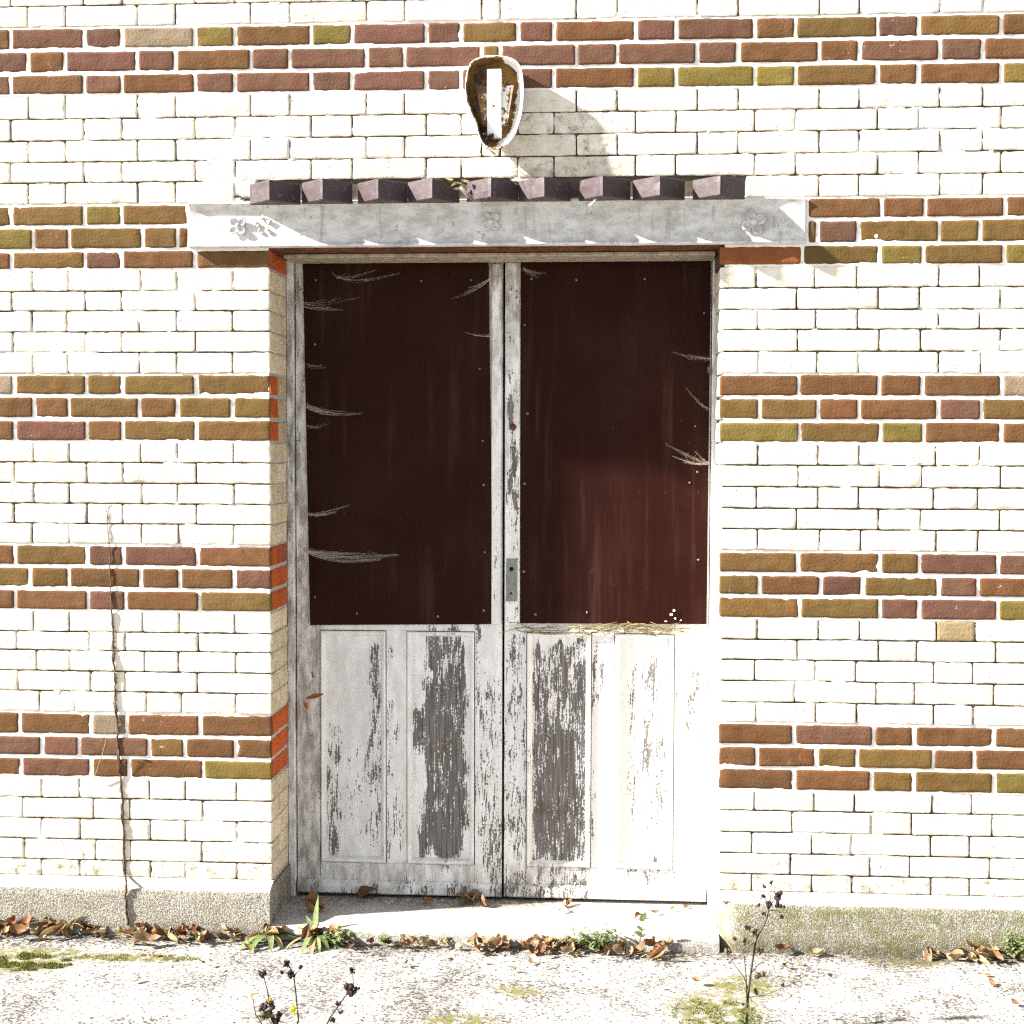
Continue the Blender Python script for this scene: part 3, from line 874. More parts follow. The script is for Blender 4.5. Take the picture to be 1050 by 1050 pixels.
# meeting strip on the right leaf
st = MB(); st.box(X(517.5, 640, .236), X(532.6, 640, .236), .236, .2495, Zp(640), zt_leaf - .01, 0, .003, .009, PA)
st.build('meeting_strip', MAT['paint'], right)
st = MB(); st.box(X(503.5, 640, .24), X(514, 640, .24), .2405, .2495, Zp(640), zt_leaf - .014, 0, .003, .009, PA)
st.build('meeting_strip', MAT['paint'], left)
# boards screwed over the glass
def board(corners, screws, label):
    """corners: px of bl br tr tl"""
    mb = MB(); Y0 = .2425; Y1 = .2485
    bl, br, tr, tl = [at(px, py, Y0) for px, py in corners]
    N, M_ = 14, 26; vs = []
    for j in range(M_ + 1):
        for i in range(N + 1):
            u, v = i / N, j / M_
            p = (bl * (1 - u) + br * u) * (1 - v) + (tl * (1 - u) + tr * u) * v
            vs.append((p[0], Y0 + .0012 * mn.noise((p[0] * 3, p[2] * 3, 1)), p[2]))
    m = N + 1
    mb.add(vs, [(j * m + i, j * m + i + 1, (j + 1) * m + i + 1, (j + 1) * m + i) for j in range(M_) for i in range(N)], 0, True)
    ring = [i for i in range(m)] + [j * m + N for j in range(1, M_ + 1)] + [M_ * m + i for i in range(N - 1, -1, -1)] + [j * m for j in range(M_ - 1, 0, -1)]
    e = [vs[k] for k in ring] + [(vs[k][0], Y1, vs[k][2]) for k in ring]; n = len(ring)
    mb.add(e, [(k, k + n, (k + 1) % n + n, (k + 1) % n) for k in range(n)], 0, False)
    o = mb.build('cover_board', MAT['board'], door); o['label'] = label
    for (px, py) in screws:
        c = Vector(at(px, py, Y0)); s = MB()
        s.blob(c + Vector((0, -.0006, 0)), (.0038 * random.uniform(.85, 1.15), .0018, .0038 * random.uniform(.85, 1.15)), 0, 10, 6)
        s.build('screw', MAT['screw'], o)
    return o
board(((318, 641), (505.5, 640), (501, 266), (310.5, 268)), [(324, 287), (375, 287), (432, 288), (483, 287), (323, 353), (492, 378), (495, 452), (496, 497), (497, 566), (496, 626), (449, 632), (366, 629), (323, 612)], 'plain dark brown board on the left leaf')
board(((533.5, 639), (724.5, 640), (729, 265), (534, 266)), [(545, 286), (591, 287), (661, 286), (722, 321), (538, 333), (541, 424), (713, 437), (715, 484), (538, 496), (707, 495), (537, 586), (716, 574), (549, 630), (602, 628)], 'maroon board on the right leaf, partly in the sun')
# lock plate with two holes, and the rusty stub of a bolt above it
lp = MB(); a, b = at(519, 616.5, .232), at(530.5, 573, .232)
lp.box(a[0], b[0], .2325, .2365, a[2], b[2], 0, .0012)
plate = lp.build('lock_plate', MAT['plate'], door)
for (px, py, r_) in ((524.5, 583.5, .0068), (523.8, 608.5, .0036)):
    kh = MB(); c = Vector(at(px, py, .2315)); seg = 14
    kh.add([c + Vector((0, .0008, 0))] + [c + Vector((math.cos(2 * math.pi * q / seg) * r_, .0006, math.sin(2 * math.pi * q / seg) * r_)) for q in range(seg)], [(0, (q + 1) % seg + 1, q + 1) for q in range(seg)], 0, False)
    kh.tube([c + Vector((0, .0009, 0)), c + Vector((0, -.0006, 0))], r_ * .98, 14)
    kh.build('keyhole', MAT['dark'], plate)
sb = MB(); c = Vector(at(526, 438, .236))
sb.tube([c + Vector((0, .002, 0)), c + Vector((0, -.008, 0))], [.011, .009], 12); sb.tube([c + Vector((0, -.008, 0)), c + Vector((0, -.016, 0))], .006, 10)
sb.build('bolt_stub', MAT['rust'], door)

# ------------------------------------------------------------------ doorstep and ground
def tensor(xs, ys, fz, attrs):
    vs = [(x, y, fz(x, y)) for y in ys for x in xs]; n = len(xs)
    fs = [(j * n + i, j * n + i + 1, (j + 1) * n + i + 1, (j + 1) * n + i) for j in range(len(ys) - 1) for i in range(n - 1)]
    return vs, fs, {k: [f(p[0], p[1]) for p in vs] for k, f in attrs.items()}
MOSS = [(on_ground(10, 985), .20, .085), (on_ground(40, 975), .18, .05), (on_ground(735, 1035), .13, .16), (on_ground(760, 1010), .10, .10), (on_ground(470, 1045), .10, .05), (on_ground(530, 1015), .07, .05), (on_ground(930, 985), .12, .05), (on_ground(130, 980), .25, .04)]
def moss_fn(x, y):
    v = 0
    for c, a, b in MOSS:
        d = ((x - c[0]) / a) ** 2 + ((y - c[1]) / b) ** 2
        v = max(v, min(1, max(0, 1.35 - d)))
    return float(v)
def dirt_fn(x, y):
    d = min(1, max(0, (y + .135) / .06)) if not (-.62 < x < .70) else min(1, max(0, (y + .155) / .07))
    return float(min(1, d * (.7 + .6 * mn.noise((x * 5, y * 9, 3)))))
xs = [-60, -30, -12, -6, -3, -2.2] + list(np.arange(-1.8, 1.95, .0095)) + [2.3, 3, 6, 12, 30, 60]
ys = [-60, -30, -12, -6, -3, -2, -1.4, -1.15] + list(np.arange(-1.0, -.03, .0085)) + [.1, .5, 5, 30]
def gz(x, y):
    if abs(x) > 2 or y < -1.1 or y > 0: return 0.0
    return .006 * mn.noise((x * 2.2, y * 2.2, 0)) + .0026 * mn.noise((x * 18, y * 18, 5)) + .0022 * mn.noise((x * 55, y * 55, 8)) - .004
g = MB(); vs, fs, at_ = tensor(xs, ys, gz, dict(moss=moss_fn, dirt=dirt_fn)); g.add(vs, fs, 0, True, **at_)
go = g.build('ground', MAT['ground']); go['kind'] = 'structure'
sp_ = MB()
sx = np.linspace(-.662, .697, 150); prof = [(.30, .043), (.20, .043), (.10, .041), (.03, .039), (-.02, .037), (-.045, .034), (-.056, .028), (-.060, .018), (-.062, -.02)]
vs = []
for x in sx:
    for k, (y, z) in enumerate(prof):
        w = .006 * mn.noise((x * 7, y * 9, 2)) + .003 * mn.noise((x * 30, y * 20, 4))
        vs.append((x, y + (w if k > 3 else 0), z + (w * .5 if k < 7 else 0) * .6))
m = len(prof)
sp_.add(vs, [(i * m + k, i * m + k + 1, (i + 1) * m + k + 1, (i + 1) * m + k) for i in range(len(sx) - 1) for k in range(m - 1)], 0, True, moss=0.0,
        dirt=[.75 if (p[1] > .16 and p[0] < .2) else (.5 if p[1] < -.055 else .05) for p in vs])
for i in (0, len(sx) - 1): sp_.add([vs[i * m + k] for k in range(m)] + [(sx[i], .30, -.02)], [tuple(range(m + 1))], 0, False, moss=0.0, dirt=.3)
tag(sp_.build('door_step', MAT['step']), 'pale worn concrete step at the foot of the double door', 'step')

# ------------------------------------------------------------------ wall lamp
lc = at(506, 105, 0)
lamp = thing('wall_lamp', 'broken rusty enamel wall lamp above the doorway, open front with no cover', 'lamp', (lc[0], 0, lc[2]))
OUT = [(495, 57.5), (506, 56.5), (518, 57.5), (528, 60.5), (534.5, 68), (537, 82), (537, 100), (535.5, 115), (532, 129), (527, 141), (519, 150), (509, 154), (500, 153), (494, 147), (490.5, 138), (488, 126), (481, 113), (476.8, 99), (477, 84), (479, 72), (483.5, 62)]
def ringpts(scale, Y, shift=(0, 0), lean=0.0):
    cx_, cy_ = 506, 104
    out = []
    for x, y in OUT:
        yy = Y - lean * min(1, max(0, (y - 90) / 55))
        out.append(at(cx_ + (x - cx_) * scale + shift[0], cy_ + (y - cy_) * scale + shift[1], yy))
    return out
def refine(pts, n=2):
    P = [Vector(p) for p in pts]
    for _ in range(n):
        Q = []
        for i in range(len(P)):
            a, b = P[i], P[(i + 1) % len(P)]
            Q += [a * .75 + b * .25, a * .25 + b * .75]
        P = Q
    return P
sh = MB()
loops = [ringpts(.80, -.004), ringpts(.90, -.018), ringpts(.985, -.045, lean=.008), ringpts(1.0, -.062, lean=.018), ringpts(.988, -.064, lean=.018), ringpts(.965, -.062, lean=.018), ringpts(.90, -.040, lean=.008), ringpts(.83, -.020, (-1.5, 0)), ringpts(.70, -.016, (-1.5, 0))]
loops = [refine(l, 1) for l in loops]; n = len(loops[0])
vs = [p for l in loops for p in l]
zc = lc[2]
def rust_fn(p, inner):
    t = (p.z - zc) / .145
    if not inner: return .22 + .2 * max(0, -t - .4) * 2
    v = .72
    if t > .12: v = 1.1
    if t < -.55: v = 1.0
    v *= 1 - min(1, max(0, (p.x - lc[0] - .022 - .010 * t) / .012)) * min(1, max(0, (-.018 - p.y) / .01))
    return v + .12 * mn.noise((p.x * 30, p.y * 30, p.z * 30))
sh.add(vs, [(j * n + i, j * n + (i + 1) % n, (j + 1) * n + (i + 1) % n, (j + 1) * n + i) for j in range(len(loops) - 1) for i in range(n)], 0, True,
       rust=[(.56 if k in (4, 5) and p.x < lc[0] + .05 else float(rust_fn(p, k >= 5))) for k, l in enumerate(loops) for p in l])
sh.add(loops[-1], [tuple(range(n))], 0, False, rust=[float(rust_fn(p, True)) for p in loops[-1]])
sh.build('lamp_shell', MAT['enamel'], lamp)
# reflector tray, holder block, dark bowls behind at the top
rf = MB(); a, b = at(488, 131, -.03), at(526, 89, -.03)
N = 8; vs = []
for j in range(N + 1):
    for i in range(N + 1):
        u, v = i / N, j / N
        w = 1 - .38 * (1 - v)
        xm = .5 * (a[0] + b[0]) + .003
        vs.append((xm + (u - .5) * (b[0] - a[0]) * w * 1.02, -.028 - .022 * abs(u - .5) * 2, a[2] + (b[2] - a[2]) * v))
rf.add(vs, [(j * (N + 1) + i, j * (N + 1) + i + 1, (j + 1) * (N + 1) + i + 1, (j + 1) * (N + 1) + i) for j in range(N) for i in range(N)], 0, True,
       rust=[.50 + .15 * (i / N < .35) + .2 * (abs(i / N - .5) > .42) for j in range(N + 1) for i in range(N + 1)])
rf.build('reflector', MAT['enamel'], lamp)
hb = MB(); a, b = at(499, 140, -.066), at(513.5, 69.5, -.066)
hb.box(a[0], b[0], -.055, -.010, a[2], b[2], 0, .002); hd = hb.build('lamp_holder', MAT['white'], lamp)
c = Vector(at(506, 108.5, -.066)); q = MB(); q.tube([c + Vector((0, .002, 0)), c + Vector((0, -.001, 0))], .004, 10); q.build('screw', MAT['rust'], hd)
wr = MB()
base = Vector(at(501, 139, -.07))
for k in range(16):
    wr.blob(base + Vector((random.uniform(-.016, .012), random.uniform(-.006, .006), random.uniform(-.014, .008))), (.0045, .004, .0042), 0, 8, 6, .25)
p0 = Vector(at(500, 142, -.072)); p1 = Vector(at(494, 149, -.075)); p2 = Vector(at(493, 157, -.06)); p3 = Vector(at(500, 152, -.05))
wr.tube([p0, p1, p2], [.003, .0026, .0018], 6); wr.tube([p0, p3, p3 + Vector((.02, .03, -.012))], .002, 6)
wr.build('broken_cable', MAT['black'], lamp)

# ------------------------------------------------------------------ fallen leaves
def leaf_mesh(name, L, Wd, curl, fold, twist, mat, seed):
    r = random.Random(seed); nu, nv = 10, 4; vs = []
    for i in range(nu + 1):
        u = i / nu
        w = Wd * .5 * (math.sin(math.pi * min(1, u ** .85)) ** .8) * (1 + .12 * r.uniform(-1, 1)) + .0006
        a = curl * (u - .5)
        cx_ = math.sin(a) / curl * L if abs(curl) > .01 else (u - .5) * L
        cz_ = (1 - math.cos(a)) / curl * L if abs(curl) > .01 else 0
        tw = twist * (u - .5)
        for j in range(nv + 1):
            v = (j / nv - .5) * 2
            yy = v * w; zz = abs(v) * fold * w + .10 * w * math.sin(u * 15 + j * 2 + seed)
            vs.append((cx_, yy * math.cos(tw) - zz * math.sin(tw), cz_ + yy * math.sin(tw) + zz * math.cos(tw)))
    m = nv + 1
    fs = [(i * m + j, (i + 1) * m + j, (i + 1) * m + j + 1, i * m + j + 1) for i in range(nu) for j in range(nv)]
    b = len(vs)
    vs += [(-L * .5, .0006, vs[2][2]), (-L * .5, -.0006, vs[2][2]), (-L * .72, 0, vs[2][2] + .004 * r.uniform(0, 1))]
    fs.append((b, b + 1, b + 2))
    me = bpy.data.meshes.new(name); me.from_pydata([tuple(map(float, p)) for p in vs], [], fs); me.materials.append(mat)
    me.polygons.foreach_set('use_smooth', [True] * len(fs)); me.update(); return me
LM = [leaf_mesh('leaf', r_.uniform(.045, .075), r_.uniform(.018, .034), r_.uniform(.5, 2.6) * r_.choice((1, 1, -1)), r_.uniform(.3, 1.3), r_.uniform(-1.4, 1.4), MAT['leafbrown'], k) for k, r_ in ((k, random.Random(k + 5)) for k in range(14))]
LP = [leaf_mesh('leaf', .05, .016, 1.5, .8, 1.0, MAT['leafpale'], 51), leaf_mesh('leaf', .06, .014, -1.2, .9, .6, MAT['leafpale'], 52), leaf_mesh('leaf', .04, .02, 2.0, .5, -.8, MAT['leafpale'], 53)]
rl = random.Random(3)
def put_leaf(me, loc, rot, label, group, sc=1.0, name='fallen_leaf'):
    o = bpy.data.objects.new(name, me); C.objects.link(o)
    o.location = loc; o.rotation_euler = rot; o.scale = (sc, sc, sc)
    return tag(o, label, 'leaf', group)
def scatter(n, pxa, pxb, ya, yb, ground_z, label, label_p, group, lift=.012, sc=(.7, 1.15), pale=.2):
    for k in range(n):
        if k % 6 == 0: cpx = rl.uniform(pxa, pxb); csd = rl.uniform(4, 14)
        px = min(pxb, max(pxa, rl.gauss(cpx, csd))) if rl.random() < .72 else rl.uniform(pxa, pxb)
        base = at(px, 950, -.05); y = yb + (ya - yb) * min(1.5, abs(rl.gauss(0, .55)))
        isp = rl.random() < pale
        z = ground_z + .006 + rl.uniform(0, lift)
        put_leaf(rl.choice(LP if isp else LM), (base[0], y, z), (rl.gauss(0, .6), rl.gauss(0, .45), rl.uniform(0, 6.28)),
                 label_p if isp else label, group, rl.uniform(*sc))
scatter(24, -40, 40, -.115, -.056, 0, 'dry brown leaf heaped at the far left of the wall foot, above the moss', 'pale leaf heaped at the far left of the wall foot, above the moss', 'leaves above the moss', .026, (.7, 1.3))
scatter(22, 40, 112, -.105, -.056, 0, 'curled brown leaf around the yellow green grass tuft at the left plinth', 'pale leaf around the yellow green grass tuft at the left plinth', 'leaves round the grass tuft', .022, (.6, 1.15))
scatter(22, 112, 190, -.105, -.056, 0, 'dry brown leaf at the base of the dead climber', 'pale straw coloured leaf at the base of the dead climber', 'leaves at the climber base', .020, (.55, 1.1), .3)
scatter(24, 190, 275, -.110, -.056, 0, 'dry brown leaf along the plinth between the climber and the broad weed', 'pale leaf along the plinth between the climber and the broad weed', 'leaves between climber and weed', .018, (.55, 1.1), .3)
scatter(9, 105, 270, -.20, -.12, 0, 'dry brown leaf lying loose in front of the left leaf drift', 'pale dry leaf lying loose in front of the left leaf drift', 'loose leaves by the left drift', .003, (.4, .9))
scatter(22, 262, 350, -.12, -.03, .01, 'dry brown leaf among the broad green weeds at the left door corner', 'pale dry leaf among the broad green weeds at the left door corner', 'leaves in the left door corner weed', .02, (.6, 1.1), .3)
scatter(12, 350, 420, -.12, -.07, 0, 'small brown crumb of leaf at the thin left part of the step edge', 'small pale crumb of leaf at the thin left part of the step edge', 'leaf crumbs at the left step edge', .006, (.25, .55), .3)
scatter(30, 415, 490, -.120, -.066, 0, 'dry brown leaf around the forked sprig at the step edge', 'thin pale dry leaf around the forked sprig at the step edge', 'leaves round the forked sprig', .016, (.4, .8), .35)
scatter(34, 490, 565, -.130, -.066, 0, 'dry brown leaf below the middle of the step edge', 'thin pale dry leaf below the middle of the step edge', 'leaves below the middle of the step', .020, (.45, 1.0), .25)
scatter(30, 560, 630, -.130, -.066, 0, 'dry brown leaf under the low pale green weed at the step edge', 'thin pale dry leaf under the low pale green weed at the step edge', 'leaves under the low weed', .018, (.5, 1.0), .25)
scatter(22, 625, 690, -.145, -.066, 0, 'dry brown leaf around the bright seedling at the step edge', 'thin pale dry leaf around the bright seedling at the step edge', 'leaves round the seedling', .022, (.5, 1.1), .25)
scatter(10, 415, 490, .165, .212, .045, 'curled brown leaf against the foot of the left door leaf', 'pale yellow leaf against the foot of the left door leaf', 'leaves at the left door leaf foot', .015, (.8, 1.1), .2)
scatter(4, 295, 325, .0, .10, .045, 'large orange brown leaf tucked in the left corner of the step', 'pale leaf tucked in the left corner of the step', 'leaves in the step corner', .02, (1.1, 1.4), 0)
scatter(6, 545, 600, .10, .21, .045, 'small dry leaf on the bright part of the step', 'small straw coloured leaf on the bright part of the step', 'leaves on the bright step', .004, (.4, .7), .6)
scatter(24, 985, 1075, -.12, -.058, 0, 'brown leaf heaped at the right end of the plinth beside the green weed', 'pale leaf heaped at the right end of the plinth beside the green weed', 'leaves at the right plinth end', .03, (.6, 1.0))
scatter(10, 940, 1000, -.115, -.062, 0, 'dry leaf strung out along the middle of the right plinth', 'pale curled leaf strung out along the middle of the right plinth', 'leaves along the right plinth', .006, (.7, 1.1), .4)
scatter(16, 380, 700, -.42, -.16, 0, 'small dry brown scrap of leaf out on the paving in front of the step', 'small pale scrap of leaf out on the paving in front of the step', 'leaf scraps before the step', .002, (.2, .5), .4)
scatter(14, 800, 1060, -.40, -.13, 0, 'small brown scrap of leaf out on the paving right of the tall weed', 'small pale scrap of leaf out on the paving right of the tall weed', 'leaf scraps right of the tall weed', .002, (.2, .5), .4)
scatter(12, -10, 250, -.50, -.22, 0, 'small brown scrap of leaf out on the paving below the moss', 'small pale scrap of leaf out on the paving below the moss', 'leaf scraps below the moss', .002, (.2, .5), .4)
put_leaf(LM[2], at(803, 974, -.068), (.2, 0, .2), 'flat orange brown leaf at the plinth foot right of the tall weed', None, 1.1)
put_leaf(LP[2], at(836, 977, -.075), (.1, 0, .1), 'pale broad leaf at the plinth foot right of the tall weed', None, 1.5)
p = at(150, 981, -.15); put_leaf(LM[5], (p[0], -.15, .012), (.3, .1, .35), 'long curled brown leaf alone on the paving left of the door', None, 1.5)
p = at(20, 966, -.12); put_leaf(LM[8], (p[0], -.125, .02), (.5, 0, .1), 'broad pale topped brown leaf at the edge of the green moss', None, 1.3)
p = on_ground(714, 1009); put_leaf(LM[6], (p[0], p[1], .008), (.1, .1, .2), 'small dark curled leaf on the mossy paving patch', None, .8)
p = at(376, 913, .226); put_leaf(LM[3], (p[0], .222, p[2]), (.5, -.35, .1), 'slim brown leaf caught on the foot of the left door leaf', None, 1.25)
put_leaf(leaf_mesh('leaf', .06, .014, .3, .8, .5, MAT['leaforange'], 70), at(323, 714, .225), (1.2, -.28, .1), 'bright orange leaf hanging in a web on the left door stile', None, 1.0)
put_leaf(leaf_mesh('leaf', .035, .014, .9, .6, .9, MAT['leaforange'], 71), at(313, 723, .222), (1.2, 1.0, .1), 'small folded orange leaf hanging under the bright orange one', None, .8)
for k, (px, py) in enumerate(((459, 186), (468, 190), (477, 188), (471, 196))):
    p = at(px, py, -.06); put_leaf(LP[k % 3], (p[0], -.055, p[2] + .004), (rl.uniform(-.6, .6), rl.uniform(-.4, .4), rl.uniform(-.6, .6)), 'scrap of straw coloured leaf caught on the dogtooth bricks', 'scraps on the dogtooth bricks', .75)
for k, (px, py) in enumerate(((655, 945), (672, 938), (690, 933), (705, 930))):
    p = at(px, py, .13 + .02 * k); put_leaf(LM[k], (p[0], .10 + .035 * k, .05), (.1, 0, .7), 'narrow brown leaf in the row at the sunny right end of the step', 'row of leaves at the right of the step', .62)
p = at(725, 380, .225); put_leaf(LM[9], (p[0], .222, p[2]), (.2, 1.4, .3), 'shrivelled tan leaf hanging from the right door frame', None, .75)

# ------------------------------------------------------------------ cobwebs
rw = random.Random(21)
def cobweb(anchor, ends, label, n=14, rad=.00045, sag=.012, Y=.236, Ye=.238, spread=.02):
    """dusty sagging threads between an anchor and several ends (px), gathered at both"""
    mb = MB(); A = Vector(at(anchor[0], anchor[1], Y)); n = int(n * 1.1) + 3
    for k in range(n):
        e = ends[k % len(ends)]
        t = rw.choice((1, 1, rw.uniform(.35, 1.0)))
        E = Vector(at(anchor[0] + (e[0] - anchor[0]) * t + rw.uniform(-1, 1), anchor[1] + (e[1] - anchor[1]) * t + rw.uniform(-1, 1), Ye - rw.uniform(0, .008)))
        A2 = A + Vector((rw.uniform(-.003, .003), 0, rw.gauss(0, spread * .16)))
        L = (E - A2).length; dz = L * rw.uniform(.02, .11); pts = []
        for q in range(9):
            u = q / 8
            pts.append(A2.lerp(E, u) + Vector((rw.uniform(-.0006, .0006), -sag * .6 * math.sin(math.pi * u), -dz * math.sin(math.pi * u ** .8) + rw.uniform(-.0006, .0006))))
        mb.tube(pts, [rad * rw.choice((.4, .5, .6, 1.1)) * (1.15 - q * .09) for q in range(9)], 4)
    for k in range(n // 3):
        e1, e2 = rw.choice(ends), rw.choice(ends); t = rw.uniform(.1, .9)
        p = Vector(at(anchor[0] + (e1[0] - anchor[0]) * t, anchor[1] + (e1[1] - anchor[1]) * t + 1, Ye - .003)); q = Vector(at(anchor[0] + (e2[0] - anchor[0]) * t * .8, anchor[1] + (e2[1] - anchor[1]) * t * .8 + rw.uniform(-3, 5), Ye - .003))
        mb.tube([p, p.lerp(q, .5) + Vector((0, 0, -.003)), q], rad * .4, 4)
    o = mb.build('cobweb', MAT['web']); return tag(o, label, 'cobweb', None)
cobweb((298, 308), [(352, 318), (340, 316), (368, 305)], 'wispy cobweb at the top left of the left board', 16, .0004, .008)
cobweb((314, 416), [(372, 424), (350, 425), (336, 423)], 'dusty cobweb streaming from the left stile beside the middle of the left board', 22, .0005, .010)
cobweb((314, 437), [(337, 434), (330, 437)], 'tiny cobweb just under the streaming one on the left stile', 6, .00035, .002)
cobweb((315, 374), [(335, 377), (330, 374)], 'faint short cobweb on the left stile above the streaming one', 8, .00035, .002)
cobweb((316, 527), [(358, 518), (345, 525), (335, 527)], 'upward pointing cobweb on the left stile near the lower webs', 18, .0005, .006)
cobweb((311, 563), [(410, 569), (390, 574), (345, 572), (375, 568)], 'largest cobweb, stretched across the lower left of the left board', 44, .00055, .012)
cobweb((503, 285), [(462, 307), (475, 303), (480, 295)], 'cobweb slanting down from the top of the meeting strip over the left board', 14, .0004, .003)
cobweb((503, 344), [(478, 341), (485, 343)], 'short flat cobweb on the right edge of the left board', 8, .0004, .002)
cobweb((345, 284), [(410, 280), (385, 277), (340, 278)], 'thin cobweb along the top rail above the left board', 12, .0004, .004)
cobweb((536, 275), [(560, 281), (552, 284)], 'small cobweb at the top left of the right board', 10, .0004, .002)
cobweb((733, 367), [(690, 361), (706, 364), (715, 366)], 'cobweb reaching left from the shrivelled leaf on the right frame', 16, .0005, -.003)
cobweb((727, 475), [(690, 468), (682, 455), (700, 474), (712, 462)], 'fan shaped cobweb in the right of the maroon board', 26, .0005, .006)
cobweb((727, 420), [(703, 398), (714, 410)], 'steep little cobweb on the right board edge between the other two', 8, .0004, .001)
cobweb((500, 152), [(516, 178), (522, 182), (530, 190)], 'cobweb trailing from the broken lamp down to the dogtooth bricks', 12, .0005, .004, -.05, -.06)
cobweb((472, 192), [(500, 214), (488, 210), (505, 216)], 'cobweb hanging over the beam under the scraps of leaf', 14, .0005, .006, -.06, -.04)
cobweb((612, 203), [(590, 220), (600, 214)], 'cobweb between the dogtooth bricks and the beam right of the lamp', 10, .0005, .002, -.07, -.04)

# straws wedged on the ledge under the right board
rs = random.Random(9)
mb = MB()
for k in range(46):
    px = rs.uniform(536, 690); w = rs.uniform(18, 55); py = 645 + rs.uniform(-4, 4)
    pts = [Vector(at(px + w * (t - .5), py + rs.uniform(-2.5, 2.5) + 2 * math.sin(t * 5 + k), .243 - rs.uniform(0, .008))) for t in np.linspace(0, 1, 5)]
    mb.tube(pts, rs.uniform(.0006, .0016), 5)
tag(mb.build('straw_bundle', MAT['leafpale']), 'tangle of dry straw wedged under the maroon board', 'straw')
# flakes of paint on the lower right of that board
for k, (px, py) in enumerate(((683, 637), (692, 634), (698, 636), (691, 626), (688, 630))):
    p = Vector(at(px, py, .238)); r_ = rs.uniform(.0025, .0065); el = rs.uniform(.35, .9); f = MB()
    q = [p + Vector((math.cos(a) * r_ * rs.uniform(.6, 1.2), rs.uniform(-.003, .001), math.sin(a) * r_ * el * rs.uniform(.5, 1.3))) for a in np.arange(0, 6.2, .9)]
    f.add(q + [v + Vector((0, .0008, 0)) for v in q], [tuple(range(len(q))), tuple(range(len(q), 2 * len(q)))[::-1]] + [(i, i + len(q), (i + 1) % len(q) + len(q), (i + 1) % len(q)) for i in range(len(q))], 0, False)
    tag(f.build('paint_flake', MAT['white']), 'white paint flake stuck at the lower right of the maroon board', 'paint flake', 'paint flakes on the board')

# ------------------------------------------------------------------ plants
def ribbon(mb, base, dirv, L, w, droop, mi=0, n=8, roll=0.0):
    """one blade: starts at base, leaves along dirv, bends down with droop"""
    p = Vector(base); d = Vector(dirv).normalized(); side = d.cross(Vector((0, 0, 1)))
    side = side.normalized() if side.length > .05 else Vector((1, 0, 0))
    up = side.cross(d)
    side = side * math.cos(roll) + up * math.sin(roll)
    vs = []
    for i in range(n + 1):
        u = i / n
        ww = w * .5 * (.35 + .65 * math.sin(math.pi * min(1, u * .9 + .1))) * (1 - u ** 4) + .0003
        nrm = side.cross(d)
        vs += [p - side * ww + nrm * ww * .25, p, p + side * ww + nrm * ww * .25]
        d = (d + Vector((0, 0, -droop / n))).normalized(); p = p + d * (L / n)
    mb.add(vs, [(i * 3 + k, i * 3 + k + 1, i * 3 + k + 4, i * 3 + k + 3) for i in range(n) for k in range(2)], mi, True)
# dead climbing stem on the left wall
path = [(131, 948), (129, 930), (129, 905), (127.5, 880), (126.5, 850), (125.5, 822), (123.5, 795), (121, 765), (119.5, 737), (118, 705), (117, 680), (115.5, 650), (114, 620), (113, 590), (112, 562), (110, 535), (108, 510)]
rv = random.Random(17); mb = MB(); pts = []
for i in range(len(path) - 1):
    for s in range(6):
        t = s / 6; px = path[i][0] * (1 - t) + path[i + 1][0] * t; py = path[i][1] * (1 - t) + path[i + 1][1] * t
        yy = -.056 if py > 900 else -.0025
        pts.append(Vector(at(px + rv.uniform(-.7, .7), py, yy + rv.uniform(-.001, .001))))
mb.tube(pts, [max(.0013, .0038 - .0026 * i / len(pts)) * rv.uniform(.75, 1.3) for i in range(len(pts))], 7)
pts2 = [p + Vector((.004 * math.sin(i * .55) - .001, -.001 + .002 * math.cos(i * .55), 0)) for i, p in enumerate(pts[8:72])]
mb.tube(pts2, .0016, 5)
for k in range(64):
    i = rv.randrange(10, 80); p = pts[i]; L = rv.uniform(.006, .015)
    d = Vector((rv.choice((-1, 1)) * rv.uniform(.3, 1), rv.uniform(-.08, .08), rv.uniform(-.6, .6)))
    mb.tube([p, p + d * L * .5 + Vector((0, 0, .004)), p + d * L + Vector((0, 0, rv.uniform(-.01, .004)))], [.0014, .001, .0005], 4)
vine = thing('dead_climber', 'thin dead climbing stem rising up the left wall', 'plant', tuple(pts[0]))
mb.build('stem', MAT['bark'], vine)
sc_ = MB()
for k in range(16):
    i = rv.randrange(20, 62); p = pts[i]
    ribbon(sc_, p, (rv.uniform(-1, 1), rv.uniform(-.08, .08), rv.uniform(-1, 1)), rv.uniform(.006, .012), rv.uniform(.003, .006), 1.2, 0, 4)
sc_.build('withered_leaves', MAT['leafpale'], vine)
# straw stalk in front of the climber
mb = MB(); mb.tube([at(97, 798, -.012), at(101, 785, -.02), at(106, 770, -.026), at(109, 757, -.03)], [.0016, .0014, .0012, .001], 5)
for (px, py) in ((107, 752), (110, 758), (104, 760)): ribbon(mb, at(px, py, -.028), (rv.uniform(-1, 1), -.3, .8), .018, .006, .8)
tag(mb.build('straw_stalk', MAT['leafpale']), 'short pale straw stalk leaning on the wall beside the dead climber', 'stalk')
mb = MB(); mb.tube([at(58, 851, -.012), at(63, 862, -.018), at(69, 876, -.012)], [.0008, .0014, .0006], 5)
tag(mb.build('straw_stalk', MAT['leafpale']), 'single straw stuck to the pale bricks above the left plinth', 'stalk')

